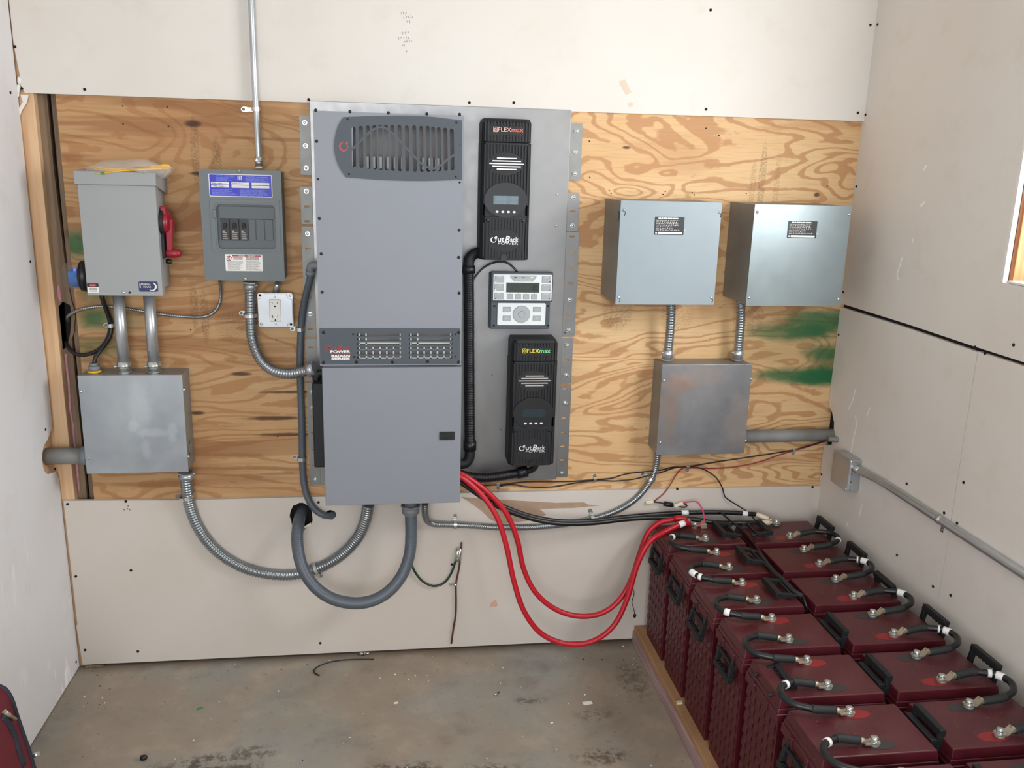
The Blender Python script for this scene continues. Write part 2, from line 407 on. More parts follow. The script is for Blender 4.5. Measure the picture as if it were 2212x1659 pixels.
def crom(pts, step=.01):
    P = [Vector(p) for p in pts]
    if len(P) < 3: 
        L = (P[1]-P[0]).length; n = max(1, int(L/step)); return [P[0].lerp(P[1], i/n) for i in range(n+1)]
    P = [P[0]*2-P[1]]+P+[P[-1]*2-P[-2]]; out = []
    for i in range(1, len(P)-2):
        a, b, c, d = P[i-1:i+3]; n = max(2, int((c-b).length/step))
        for k in range(n):
            t = k/n
            out.append(.5*((2*b)+(c-a)*t+(2*a-5*b+4*c-d)*t*t+(3*b-a-3*c+d)*t**3))
    out.append(P[-2]); return out
def pp(l, step=.01): return crom([A(*p) for p in l], step)
def resample(path, ds):
    out = [path[0]]; acc = 0
    for a, b in zip(path, path[1:]):
        L = (b-a).length; t = ds-acc
        while t <= L and L > 0:
            out.append(a.lerp(b, t/L)); t += ds
        acc = (acc+L) % ds if L else acc
    return out
def ribbed(mb, path, r, pitch=.0075, amp=.09, n=14, m=0):
    q = resample(path, pitch/4)
    prof = (1.0, 1-amp*.55, 1-amp*1.9, 1-amp*.55)
    return mb.tube(q, [r*prof[i % 4] for i in range(len(q))], n, m)
# ------------------------------------------------------------------ objects
def mesh_of(name, mb, mats, off=Vector((0, 0, 0))):
    me = bpy.data.meshes.new(name)
    me.from_pydata([v-off for v in mb.v], [], mb.f)
    for k in mats: me.materials.append(MT[k] if isinstance(k, str) else k)
    me.polygons.foreach_set('material_index', mb.m); me.polygons.foreach_set('use_smooth', mb.sm)
    me.validate(); me.update()
    bm = bmesh.new(); bm.from_mesh(me); bmesh.ops.recalc_face_normals(bm, faces=bm.faces[:]); bm.to_mesh(me); bm.free()
    return me
def wloc(o):
    v = Vector((0, 0, 0))
    while o: v = v+o.location; o = o.parent
    return v
def tagit(o, label=None, cat=None, group=None, kind=None):
    if label: o['label'] = label
    if cat: o['category'] = cat
    if group: o['group'] = group
    if kind: o['kind'] = kind
    return o
def thing(name, label, cat, loc=(0, 0, 0), group=None, kind=None):
    o = bpy.data.objects.new(name, None); o.empty_display_size = .05; COL.objects.link(o); o.location = loc
    return tagit(o, label, cat, group, kind)
def part(name, mb, mats, parent, bev=0.0, label=None, seg=2):
    if isinstance(mats, str): mats = (mats,)
    o = bpy.data.objects.new(name, mesh_of(name, mb, mats, wloc(parent))); COL.objects.link(o); o.parent = parent
    if bev:
        md = o.modifiers.new('bevel', 'BEVEL'); md.width = bev; md.segments = seg; md.limit_method = 'ANGLE'; md.angle_limit = math.radians(40)
    if label: o['label'] = label
    return o
def solo(name, mb, mats, label, cat, group=None, kind=None, bev=0.0, loc=None):
    if isinstance(mats, str): mats = (mats,)
    if loc is None:
        xs = [v.x for v in mb.v]; ys = [v.y for v in mb.v]; zs = [v.z for v in mb.v]
        loc = Vector(((min(xs)+max(xs))/2, (min(ys)+max(ys))/2, min(zs)))
    loc = Vector(loc)
    o = bpy.data.objects.new(name, mesh_of(name, mb, mats, loc)); COL.objects.link(o); o.location = loc
    if bev:
        md = o.modifiers.new('bevel', 'BEVEL'); md.width = bev; md.segments = 2; md.limit_method = 'ANGLE'; md.angle_limit = math.radians(40)
    return tagit(o, label, cat, group, kind)
def dup(o, parent=None):
    c = o.copy(); COL.objects.link(c)
    if parent: c.parent = parent
    for ch in list(o.children): dup(ch, c)
    return c
def lines(mb, x0, x1, z0, z1, rows, y, m, seed, fill=.45, ragged=.35, ext=.0003):
    """rows of small print too fine to read: short dashes"""
    rn = random.Random(seed); h = (z1-z0)/rows
    for i in range(rows):
        z = z1-(i+.5)*h; x = x0; e = x1-(x1-x0)*ragged*rn.random()
        while x < e:
            w = (x1-x0)*rn.uniform(.06, .22); xe = min(x+w, e)
            mb.box(x, xe, y-ext, y+ext, z-h*fill/2, z+h*fill/2, m); x = xe+(x1-x0)*.02
# ------------------------------------------------------------------ room
XL, XR, ZC, YB = -0.094, 2.4256, 2.75, -4.8
PZ0, PZ1 = 0.584, 1.803
floor = solo('floor', MB().box(XL-.15, XR+.15, YB, .12, -.1, 0), 'conc', None, None, kind='structure', loc=(0, 0, 0))
ceil = solo('ceiling', MB().box(XL-.15, XR+.15, YB, .12, ZC, ZC+.1), 'ceil', None, None, kind='structure', loc=(0, 0, 0))
wb = solo('wall_back', MB().box(XL-.15, XR+.15, .095, .12, 0, ZC), 'oldwood', None, None, kind='structure', loc=(0, 0, 0))
wb['label'] = 'back wall of unfinished drywall above and below a band of plywood'
up = MB().curve2d([[(-.090, ZC), (-.092, 1.93), (-.084, 1.845), (-.088, 1.83), (-.076, PZ1), (XR, PZ1+.004), (XR, ZC)]], -.012, .0)
part('drywall_sheet', up, 'dry', wb, label='large upper drywall sheet above the plywood')
HC = A(652, 1112, 0); HC2 = A(714, 1109, 0)
rn = random.Random(4)
def rough_hole(c, rx, rz, n=22, j=.09, sd=1):
    q = random.Random(sd); return [(c.x+rx*(1+q.uniform(-j, j))*math.cos(2*math.pi*i/n), c.z+rz*(1+q.uniform(-j, j))*math.sin(2*math.pi*i/n)) for i in range(n)]
h1 = rough_hole(HC, .036, .048, sd=3); h2 = rough_hole(HC2, .018, .017, 16, sd=5)
lo = MB().curve2d([[(-.087, PZ0+.004), (-.084, .16), (-.088, .155), (-.081, .012), (XR, .012), (XR, PZ0-.008), (1.2, PZ0-.002), (.3, PZ0-.004)], h1, h2], -.013, .0)
part('drywall_sheet', lo, 'dry_lo', wb, label='lower drywall sheet below the plywood, with two cut holes')
ply = MB().box(-.0, XR+.04, .0, .018, PZ0-.015, PZ1+.1)
part('plywood_sheet', ply, 'ply', wb, label='fir plywood backing sheet with bold grain and green paint')
tp = MB().curve2d([[(lambda q: (q.x, q.z))(A(u, v, .013)) for u, v in ((996, 1073), (1040, 1077), (1200, 1086), (1262, 1085), (1270, 1090), (1294, 1092), (1240, 1097), (1165, 1099), (1180, 1112), (1150, 1124), (1110, 1128), (1080, 1131), (1060, 1122), (1040, 1103), (1015, 1085))]], -.0138, -.0128)
part('torn_paper', tp, 'kraft', wb, label='brown strip where the drywall paper is torn off')
tp = MB().curve2d([[(lambda q: (q.x, q.z))(A(u, v, .013)) for u, v in ((1075, 1058), (1100, 1057), (1098, 1060), (1080, 1063))]], -.0136, -.0128)
part('torn_paper', tp, 'kraft', wb)
sm = MB().curve2d([[(lambda q: (q.x, q.z))(A(u, v, .012)) for u, v in ((1337, 176), (1350, 171), (1364, 200), (1352, 206))], ell(*(lambda q: (q.x, q.z))(A(1362, 226, .012)), .009, .007)], -.0125, -.0118)
n_ = NT('tan_smudge'); part('smudge', sm, n_.fin((206, 190, 170), .9) and (n_.m,), wb)
sm = MB().curve2d([[(lambda q: (q.x, q.z))(A(u, v, .013)) for u, v in ((1060, 1302), (1072, 1294), (1075, 1308), (1068, 1312), (1058, 1310))]], -.0134, -.0128)
n_ = NT('orange_smudge'); part('smudge', sm, n_.fin((196, 162, 138), .9) and (n_.m,), wb)
sc = MB(); hq = A(666, 1136, .013)
sc.hexa([(hq.x-.012, -.020, hq.z-.008), (hq.x+.008, -.020, hq.z+.004), (hq.x+.008, -.0128, hq.z+.004), (hq.x-.012, -.0128, hq.z-.008), (hq.x-.014, -.018, hq.z), (hq.x+.010, -.018, hq.z+.013), (hq.x+.010, -.0128, hq.z+.013), (hq.x-.014, -.0128, hq.z)])
part('drywall_crumb', sc, 'gyp', wb, bev=.002, label='white broken drywall edge below the large hole')
# pencil scribbles on the upper sheet
pc = MB(); q = random.Random(8)
for (u, v, n) in ((868, 28, 3), (872, 36, 5), (880, 46, 2), (866, 72, 4), (862, 82, 5), (874, 88, 4), (870, 98, 2), (878, 110, 1)):
    for i in range(n):
        a = [(u+i*5+q.uniform(-2, 2), v+q.uniform(-4, 4), .0124) for _ in range(4)]
        pc.tube([A(*p) for p in a], .0004, 4)
n_ = NT('pencil'); part('pencil_marks', pc, (n_.fin((150, 145, 140), .8),), wb)
# foam / paper scraps torn at the upper left corner
sc = MB()
sc.prism([(lambda q: (q.x, q.z))(A(u, v, .014)) for u, v in ((44, 205), (62, 206), (58, 222), (48, 238), (42, 254), (36, 254), (41, 234), (50, 220))], -.015, -.0135)
part('torn_paper', sc, 'gyp', wb, label='white curl of torn drywall paper at the corner')
sc = MB(); q = random.Random(2)
for i in range(9):
    p = A(34+q.uniform(-4, 8), 172+i*4, .013); sc.ball(p, .006, .003, .008, 0, 6, 4)
part('drywall_crumb', sc, 'gyp', wb)
# studs and boards exposed at the left end of the plywood
s = MB().box(XL-.02, -.058, .0, .088, 0, ZC)
part('stud', s, 'stud', wb, bev=.002, label='pale pine stud in the left corner')
g = lambda u, v, d: (lambda q: (q.x, q.z))(A(u, v, d))
s = MB().curve2d([[(-.0575, .5), (-.0575, 1.9), (-.031, 1.9), (-.033, 1.60), (-.027, 1.30), (-.020, 1.215), (-.015, 1.19), (-.013, 1.165), (-.018, 1.14), (-.020, 1.118), (-.030, 1.095), (-.030, .5)], [g(u, v, -.02) for u, v in ((121, 668), (134, 652), (150, 660), (152, 676), (152, 700), (150, 722), (146, 738), (140, 752), (132, 758), (128, 735), (124, 700))]], .026, .04)
part('stud', s, 'oldwood', wb, bev=.001, label='weathered brown board beside the pine stud, with a broken-out hole')
s = MB().box(-.026, .02, .036, .06, .5, 1.9)
part('stud', s, 'oldwood', wb, bev=.002, label='dark weathered board set back behind the plywood edge')
part('cavity', MB().box(-.055, .0, .041, .05, 1.05, 1.26), 'hole', wb)  # dark slab painted as the shade behind the broken-out hole
s = MB(); q = random.Random(5); L = []
for i in range(13):
    z = .6+i*.045 if i < 9 else 1.24+(i-9)*.05
s.tube(crom([(-.052+q.uniform(-.002, .002), .026, .6+i*.045) for i in range(11)], .02), .0035, 8)
part('insulation', s, 'insul', wb, label='thin pink edge of fibreglass insulation')
s = MB().ball((-.052, .026, 1.235), .006, .006, .026)
part('insulation', s, 'insul', wb, label='pink tuft of fibreglass insulation')
part('cavity_shade_sheet', MB().box(-.02, XR, .02, .03, .3, PZ0-.02), 'hole', wb)  # near-black sheet standing in for the shade inside the drywall holes
# ---- left wall
wl = solo('wall_left', MB().box(XL-.15, XL-.013, YB, .12, 0, ZC), 'stud', None, None, kind='structure', loc=(0, 0, 0))
wl['label'] = 'left wall of pale drywall with white scuffs'
def curve_yz(splines, x0, x1):  # outlines given as (y,z)
    b = MB().curve2d(splines, 0, abs(x1-x0)); xc = (x0+x1)/2
    b.v = [Vector((xc+(v.y-abs(x1-x0)/2), v.x, v.z)) for v in b.v]
    return b
nz = [(-.07+.052*math.cos(t), .752+.052*math.sin(t)) for t in [math.radians(90+180*i/10) for i in range(11)]]
ed = [(-.016, ZC), (-.014, 1.7), (-.020, 1.3), (-.016, 1.0), (-.020, .83)] + nz[0:1] + nz[1:] + [(-.03, .69), (-.012, .66), (-.008, .3), (-.006, 0.004), (YB, .004), (YB, ZC)]
part('drywall_sheet', curve_yz([ed], XL-.0125, XL), 'dry_l', wl)
# ---- right wall
wr = solo('wall_right', MB().box(XR+.05, XR+.12, -.77, .12, 0, ZC).box(XR+.05, XR+.12, YB, -1.72, 0, ZC).box(XR+.05, XR+.12, -1.72, -.77, 0, 1.37).box(XR+.05, XR+.12, -1.72, -.77, 2.12, ZC), 'oldwood', None, None, kind='structure', loc=(0, 0, 0))
wr['label'] = 'right wall of drywall with a joint gap and a window opening'
part('drywall_sheet', curve_yz([[(-.0005, ZC), (-.0005, 1.2225), (-.40, 1.2235), (-.70, 1.2205), (YB, 1.2225), (YB, ZC)], [(-.76, 1.395), (-1.72, 1.395), (-1.72, 2.12), (-.76, 2.12)]], XR, XR+.0127), 'dry_r', wr, label='upper drywall sheet around the window')
part('drywall_sheet', curve_yz([[(-.002, 1.2100), (-.002, .868), (-.030, .852), (-.052, .822), (-.058, .79), (-.054, .742), (-.030, .732), (-.002, .728), (-.002, .01), (-.717, .01), (-.717, 1.2090), (-.38, 1.2120)]], XR, XR+.0127), 'dry_r', wr, label='lower drywall sheet in the corner, notched around a pipe')
part('drywall_sheet', curve_yz([[(-.7195, 1.2110), (-.7195, .01), (YB, .01), (YB, 1.2135)]], XR, XR+.0127), 'dry_r', wr, label='lower drywall sheet toward the camera')
part('backing', MB().box(XR+.014, XR+.05, YB, .0, 0, 1.395).box(XR+.014, XR+.05, -.77, 0, 1.395, ZC), 'hole', wr)
# ---- window
wn = thing('window_1', 'wood-framed window opening at the right edge of the right wall', None, (XR, -1.24, 1.395), kind='structure')
f = MB().box(XR+.014, XR+.16, -.785, -.766, 1.395, 2.12).box(XR+.014, XR+.16, -1.72, -1.70, 1.395, 2.12).box(XR+.014, XR+.16, -1.70, -.785, 2.10, 2.12)
part('window_frame', f, 'winwood', wn, bev=.002)
part('reveal', MB().box(XR+.0004, XR+.014, -.768, -.7605, 1.3955, 2.12), 'gyp', wn, label='raw white drywall edge of the opening')
part('window_sill', MB().box(XR+.0005, XR+.16, -1.70, -.785, 1.3955, 1.402), 'gyp', wn, bev=.002)
part('sash', MB().box(XR+.07, XR+.10, -.815, -.785, 1.402, 2.10).box(XR+.07, XR+.10, -1.70, -1.665, 1.402, 2.10).box(XR+.07, XR+.10, -1.665, -.815, 1.402, 1.44).box(XR+.07, XR+.10, -1.665, -.815, 2.06, 2.10), 'winwood', wn, bev=.002)
# ---- screw heads sunk in the drywall (shared mesh)
sb = MB().cyl((0, -.0016, 0), (0, .001, 0), .0042, 12).cyl((0, -.0021, 0), (0, -.0012, 0), .002, 6)
scr_me = mesh_of('screw_head', sb, ('hole',))
def screw(wall, loc, ax):
    o = bpy.data.objects.new('screw_head', scr_me); COL.objects.link(o); o.parent = wall; o.location = loc
    if ax == 'l': o.rotation_euler = (0, 0, math.radians(90))
    if ax == 'r': o.rotation_euler = (0, 0, math.radians(-90))
for u, v in ((32, 101), (47, 191), (183, 193), (667, 215), (1014, 222), (1110, 222), (1525, 236), (1535, 22), (1853, 244), (1880, 54)):
    screw(wb, A(u, v, .012), 'b')
for u, v in ((146, 1089), (272, 1083), (164, 1245), (283, 1232), (184, 1404), (298, 1407), (688, 1085), (692, 1389), (976, 1219), (981, 1349), (1463, 1056), (1755, 1052)):
    screw(wb, A(u, v, .013), 'b')
for u, v in ((22, 200), (98, 928), (119, 1013), (65, 565), (164, 1430)):
    screw(wl, AX(u, v, XL), 'l')
for u, v in ((1896, 53), (1870, 248), (1850, 403), (1822, 631), (1812, 723), (1775, 1025), (2128, 763), (2107, 750), (1959, 1045), (2082, 1042), (1938, 1199), (2040, 1108), (2068, 1130), (2016, 1267), (2054, 1286), (2190, 745)):
    screw(wr, AX(u, v, XR), 'r')
ph = MB()
for u, v in ((277, 1093), (275, 1099), (268, 1101), (280, 1101)): 
    p = A(u, v, .013); ph.cyl(p+Vector((0, -.0004, 0)), p, .0025, 8)
part('pinhole', ph, 'oldwood', wb)
ph = MB()
for u, v in ((265, 229), (361, 231), (266, 268), (364, 273), (1525, 277), (1553, 293), (1273, 305), (1274, 383), (1316, 412), (1320, 418), (1437, 414), (1432, 420), (1495, 416), (1500, 421), (1612, 418), (1850, 380), (1787, 402), (412, 712), (597, 734), (600, 943)):
    p = A(u, v, .0); ph.cyl(p+Vector((0, -.0004, 0)), p, .0022, 8)
part('nail_hole', ph, 'hole', wb)
# plaster drips on the right wall
dr = MB()
for l in (((1949, 556), (1944, 575), (1938, 592), (1942, 606)), ((2002, 357), (1995, 368)), ((1998, 436), (1988, 446)), ((1972, 516), (1970, 525)), ((1848, 840), (1842, 865), (1832, 885)), ((1848, 898), (1850, 920), (1843, 950), (1838, 978)), ((1880, 880), (1872, 900)), ((1862, 1090), (1856, 1115)), ((1832, 1128), (1829, 1136))):
    dr.tube(crom([AX(u, v, XR) for u, v in l], .02), .0030, 6, sm=False)
for v in dr.v: v.x = XR-.0003+(v.x-XR)*.02
n_ = NT('plaster_drip'); part('plaster_smear', dr, (n_.fin((244, 240, 233), .95),), wr)
# ------------------------------------------------------------------ helpers for wall gear
def xz(u, v, d): p = A(u, v, d); return (p.x, p.z)
def head(mb, u, v, d, r=.0042, h=.003, m=0, slot=None, n=12):
    p = A(u, v, d); mb.dome(p, (0, -1, 0), r, h, m, n)
    if slot is not None: mb.box(p.x-r*.7, p.x+r*.7, p.y-h-.0004, p.y-h+.0012, p.z-r*.14, p.z+r*.14, slot)
def hexhead(mb, p, r=.006, h=.005, m=0, w=True):
    p = Vector(p)
    if w: mb.cyl(p, p+Vector((0, -.0015, 0)), r*1.18, 16, m)
    mb.cyl(p, p+Vector((0, -h, 0)), r, 6, m); mb.dome(p+Vector((0, -h, 0)), (0, -1, 0), r*.8, .001, m, 12, 2)
def open_box(x0, x1, y0, y1, z0, z1, t=.0016):  # sheet steel enclosure body open toward the room
    return MB().box(x0, x1, y1-t, y1, z0, z1).box(x0, x0+t, y0, y1-t, z0, z1).box(x1-t, x1, y0, y1-t, z0, z1).box(x0+t, x1-t, y0, y1-t, z0, z0+t).box(x0+t, x1-t, y0, y1-t, z1-t, z1)
def strap(u, v, d, r, ang, tabdir, label, tab=.022, depth=None, mname='zinc'):
    """one-hole conduit strap: band round the pipe plus a flat tab with a screw; ang = pipe direction in the wall plane (deg from x axis)"""
    c = A(u, v, d); back = -.001 if depth is None else -depth
    t = thing('conduit_strap', label, 'strap', (c.x, back, c.z), 'conduit straps')
    a = math.radians(ang); ax = Vector((math.cos(a), 0, math.sin(a))); nrm = Vector((-math.sin(a), 0, math.cos(a)))*tabdir
    b = MB(); w = .0055; R = r+.0016; pr = [(-R*1.02, back-c.y)]
    for i in range(13):
        th = math.pi*i/12
        pr.append((-R*math.cos(th), -R*math.sin(th)))
    pr += [(R*1.0, back-c.y), (R+tab, back-c.y)]
    vs = []
    for s_ in (-w, w):
        for n_, y_ in pr: vs.append(c+ax*s_+nrm*n_+Vector((0, y_, 0)))
    k = len(pr)
    for s_ in (-w, w):
        for i, (n_, y_) in enumerate(pr):
            rr = (n_*n_+y_*y_)**.5
            f_ = (R+.0016)/R if i in range(1, 14) else 1
            o = Vector((0, -.0016, 0)) if i >= 14 else Vector((0, 0, 0))
            vs.append(c+ax*s_+nrm*(n_*f_)+Vector((0, y_*f_, 0))+o)
    fs = []
    for i in range(k-1):
        fs += [(i, i+1, k+i+1, k+i), (2*k+i+1, 2*k+i, 3*k+i, 3*k+i+1), (i+1, i, 2*k+i, 2*k+i+1), (k+i, k+i+1, 3*k+i+1, 3*k+i)]
    b.add(vs, fs)
    e = c+nrm*(R+tab); e.y = back
    pts = []
    for i in range(9):
        th = -math.pi/2+math.pi*i/8; pts.append(e+ax*(w*1.25*math.sin(th))+nrm*(w*1.25*math.cos(th)-.002))
    bb = [e-nrm*.012+ax*w*1.25, e-nrm*.012-ax*w*1.25]
    ring = pts+bb; n = len(ring)
    b.add(ring+[p+Vector((0, -.0018, 0)) for p in ring], [tuple(range(n)), tuple(range(n, 2*n))]+[(i, (i+1) % n, n+(i+1) % n, n+i) for i in range(n)])
    part('band', b, mname, t)
    s = MB(); hexhead(s, e-nrm*.002+Vector((0, -.0018, 0)), .0038, .0035); part('screw', s, 'hdg', t)
    return t
def connector(mb, p, ax, r, L=.022, m=0, screw=None):  # set-screw conduit connector with a locknut
    p = Vector(p); ax = Vector(ax).normalized()
    mb.tube([p, p+ax*.004], r*1.28, 8, m, sm=False); mb.cyl(p+ax*.004, p+ax*L, r*1.12, 18, m); mb.tube([p+ax*L*.55, p+ax*L*.7], r*1.2, 18, m)
    if screw:
        q = p+ax*L*.6; s = Vector(screw).normalized(); mb.cyl(q+s*r, q+s*(r+.009), .0028, 10, m); mb.dome(q+s*(r+.009), s, .0042, .002, m, 10, 2)
# ================================================================== safety switch (left)
D = .12
x0, z0 = xz(188, 638, D); x1, z1 = xz(341, 412, D)
x1 = xz(352, 638, D)[0]; x0 = xz(178, 500, D)[0]-.002
ztop = xz(250, 371, D)[1]
t = thing('safety_switch', 'light grey enclosed safety switch with a red handle on its right side', 'switch', (x0, 0, z0))
b = MB().box(x0+.006, x1-.006, -.112, -.001, z0+.016, ztop-.01)
part('enclosure', b, 'boxgrey', t, bev=.002)
b = MB().box(x0, x1, -D, -.112, z0, ztop-.03); b.box(x0, x0+.0015, -.112, -.09, z0, ztop-.03).box(x1-.0015, x1, -.112, -.09, z0, ztop-.03)
part('cover', b, 'boxgrey', t, bev=.002)
b = MB().hexa([(x0-.006, -.126, ztop-.036), (x1+.004, -.126, ztop-.036), (x1+.004, -.001, ztop-.062), (x0-.006, -.001, ztop-.062), (x0-.006, -.126, ztop), (x1+.004, -.126, ztop), (x1+.004, -.001, ztop+.008), (x0-.006, -.001, ztop+.008)])
part('rain_hood', b, 'boxgrey', t, bev=.002)
zz = ztop
b = MB(); p0 = xz(188, 612, D); p1 = xz(214, 632, D); lx0, lz1 = p0; lx1, lz0 = p1; y = -D
b.box(lx0, lx1, y-.0006, y, lz0, lz1, 0); b.box(lx0, lx1, y-.0009, y, lz1-(lz1-lz0)*.38, lz1, 1); b.prism(ell((lx0+lx1)/2, lz1-(lz1-lz0)*.19, (lx1-lx0)*.36, (lz1-lz0)*.15), y-.0012, y, 2)
b.text('DANGER', lx0+(lx1-lx0)*.24, lx1-(lx1-lx0)*.24, lz1-(lz1-lz0)*.25, lz1-(lz1-lz0)*.13, y-.0013, 0)
lines(b, lx0+.005, lx1-.004, lz0+.002, lz0+(lz1-lz0)*.55, 3, y-.0007, 3, 1, .5, .05)
part('warning_label', b, ('paper', 'blk', 'redl', 'inkl'), t, label='white and black DANGER label')
b = MB(); lx0, lz1 = xz(299, 608, D); lx1, lz0 = xz(342, 630, D); w = lx1-lx0; h = lz1-lz0
b.prism(rrect(lx0, lx1, lz0, lz1, .004), y-.0007, y, 0)
b.box(lx0+w*.05, lx0+w*.10, y-.001, y, lz0+h*.36, lz1-h*.2, 1)
b.text('MidNite', lx0+w*.14, lx0+w*.62, lz0+h*.62, lz1-h*.15, y-.0008, 1); b.text('SOLAR', lx0+w*.24, lx0+w*.64, lz0+h*.38, lz0+h*.56, y-.0008, 1)
cr = [(lx0+w*.70+h*.44*math.sin(a), lz0+h*.5+h*.42*math.cos(a)) for a in [math.radians(20+i*14) for i in range(15)]]
cr += [(lx0+w*.66+h*.34*math.sin(a), lz0+h*.52+h*.36*math.cos(a)) for a in [math.radians(20+i*14) for i in range(14, -1, -1)]]
b.prism(cr, y-.001, y, 1)
part('maker_label', b, ('navy', 'paper'), t, label='dark blue label with a crescent moon')
b = MB(); head(b, 267, 632, D, .0042, .003, 0); part('screw', b, 'zinc', t)
b = MB(); p = A(280, 632, D); b.cyl(p+Vector((0, -.0005, 0)), p, .0032, 12); part('latch_hole', b, 'hole', t)
# handle on the right side
X1 = x1
hz = A(352, 480, .075).z
b = MB(); b.box(X1-.004, X1+.008, -.098, -.052, A(352, 556, .07).z, A(352, 455, .07).z); b.tube([(X1-.004, -.075, hz), (X1+.010, -.075, hz)], .040, 24)
part('handle_base', b, 'blk_m', t, bev=.002)
b = MB(); b.tube([(X1+.006, -.075, hz), (X1+.02, -.075, hz), (X1+.026, -.075, hz)], [.034, .032, .022], 24)
b.hexa([(X1+.010, -.088, hz-.10), (X1+.024, -.088, hz-.10), (X1+.024, -.066, hz-.10), (X1+.010, -.066, hz-.10), (X1+.012, -.092, hz+.01), (X1+.034, -.092, hz+.01), (X1+.034, -.060, hz+.01), (X1+.012, -.060, hz+.01)])
b.box(X1+.002, X1+.018, -.096, -.070, hz+.022, hz+.046)
g0 = Vector((X1+.008, -.08, hz-.088)); b.tube([g0, g0+Vector((.028, 0, 0)), g0+Vector((.038, 0, 0)), g0+Vector((.043, 0, 0))], [.013, .013, .010, .004], 16)
part('handle', b, 'redp', t, bev=.003)
b = MB(); b.cyl((X1+.006, -.08, hz-.112), (X1+.02, -.08, hz-.112), .007, 12); part('lock_stud', b, 'blk', t)
# surge arrester on the left side of the switch
c = A(182, 596, .06); zc = c.z
t = thing('surge_arrester', 'round clear surge protector with blue core and black collar left of switch', 'surge protector', (x0, -.06, zc-.036))
b = MB(); b.tube([(x0+.006, -.06, zc), (x0-.010, -.06, zc), (x0-.020, -.06, zc), (x0-.024, -.06, zc)], [.030, .040, .046, .044], 28); b.tube([(x0-.024, -.06, zc), (x0-.030, -.06, zc)], .043, 28)
part('collar', b, 'blk', t)
x0 -= .012
b = MB(); b.tube([(x0-.017, -.06, zc), (x0-.060, -.06, zc), (x0-.063, -.06, zc)], [.0365, .0365, .034], 28); part('clear_cap', b, 'clear', t, label='clear plastic cap')
b = MB(); b.box(x0-.052, x0-.02, -.078, -.042, zc-.022, zc+.016); b.cyl((x0-.046, -.06, zc-.01), (x0-.02, -.06, zc-.01), .022, 16); part('core', b, 'bluein', t, bev=.004, label='blue potted core')
b = MB().ball((x0-.030, -.080, zc+.019), .0035, .003, .0035); part('indicator_light', b, 'led_b', t, label='glowing blue indicator light')
# clear bag with yellow wires on the hood
yb = -.075
bz = zz+.004
def loc_px(u, v, d=.085): return A(u, v, d)
q = random.Random(3)
outl = [(188, 371), (186, 362), (200, 355), (225, 347), (265, 345), (290, 343), (312, 343), (335, 350), (355, 360), (372, 360), (365, 372), (352, 386), (338, 374), (300, 372), (262, 373), (225, 375), (196, 384)]
P = [A(u, v, .10) for u, v in outl]; c = sum(P, Vector())/len(P)
b = MB(); n = len(P); rings = []
for kx, dy in ((1.0, 0), (.86, .014), (.55, .026), (.2, .03)):
    rings.append([c+(p-c)*kx+Vector((0, dy*-1+q.uniform(-.004, .004), q.uniform(-.002, .002))) for p in P])
vs = [v for r_ in rings for v in r_]+[c+Vector((0, -.03, 0))]
fs = [(r_*n+i, r_*n+(i+1) % n, (r_+1)*n+(i+1) % n, (r_+1)*n+i) for r_ in range(3) for i in range(n)]+[(3*n+i, 3*n+(i+1) % n, 4*n) for i in range(n)]
vs2 = [Vector((v.x, -.20-v.y+.035, v.z)) for v in vs]
b.add(vs, fs, 0, True); b.add(vs2, [f_[::-1] for f_ in fs], 0, True)
t = thing('plastic_bag', 'crumpled clear plastic bag of yellow wires lying on the grey switch', 'bag', (c.x, c.y, ztop))
part('bag_film', b, 'bagclear', t)
b = MB()
for i, (v0, v1, v2) in enumerate(((362, 366, 361), (366, 369, 364), (364, 367, 362))):
    b.tube(crom([A(204-i*2, v0, .10-.004*i), A(240, v0+3, .105), A(290, v1, .10), A(330, v2+1, .10), A(358, v2, .10-.003*i), A(366, v2-2, .10), A(358, v2-5, .1), A(320, v2-1, .1)], .01), .0021, 8)
b.tube(crom([A(205, 376, .125), A(230, 373, .128), A(262, 369, .127), A(300, 367, .12), A(350, 364, .11)], .01), .0021, 8)
part('yellow_wire', b, 'yel', t)
b = MB(); p = A(222, 374, .128); b.box(p.x-.005, p.x+.005, p.y-.004, p.y+.004, p.z-.004, p.z+.004); part('wire_tag', b, 'tag', t, label='green tag on the wire')
# ================================================================== pull boxes
def pull_box(name, label, px, d, cover, side, scr, back_top=None, flange=.004, ko=None, slots=False, bev=.0012, group=None):
    """px = (left,right,bottom,top) cover corners as two pixel points"""
    (ax_, az_), (bx_, bz_) = px
    t = thing(name, label, 'electrical box', (ax_, 0, az_), group)
    b = open_box(ax_+.002, bx_-.002, -d+.002, -.0005, az_+.002, bz_-.002); part('box_body', b, side, t, bev=bev)
    b = MB().box(ax_, bx_, -d-.0016, -d, az_, bz_).box(ax_, bx_, -d, -d+.012, bz_-.0012, bz_).box(ax_, bx_, -d, -d+.012, az_, az_+.0012)
    part('cover', b, cover, t, bev=bev)
    for (u, v) in scr:
        s = MB(); head(s, u, v, d+.0016, .0046, .0035, 0)
        p = A(u, v, d+.0016)
        if slots: s.tube(crom([p+Vector((.003, -.0004, -.004)), p+Vector((.0045, -.0004, -.009)), p+Vector((.002, -.0004, -.015))], .003), .0011, 6, 1)
        part('cover_screw', s, ('zinc', 'inner_d'), t)
    if ko:
        x, y, z, r, sd = ko; s = MB(); s.tube([(x-.0004*sd, y, z), (x+.0006*sd, y, z)], r, 20); part('knockout', s, side, t)
    return t
a = xz(187, 1022, .1); bq = xz(400, 809, .1)
LB = (xz(172, 850, .1)[0]-.004, xz(300, 1021, .1)[1], xz(400, 810, .1)[0], xz(290, 810, .1)[1]); 
LB = (.0205, LB[1], .0205+.2945, LB[1]+.305)
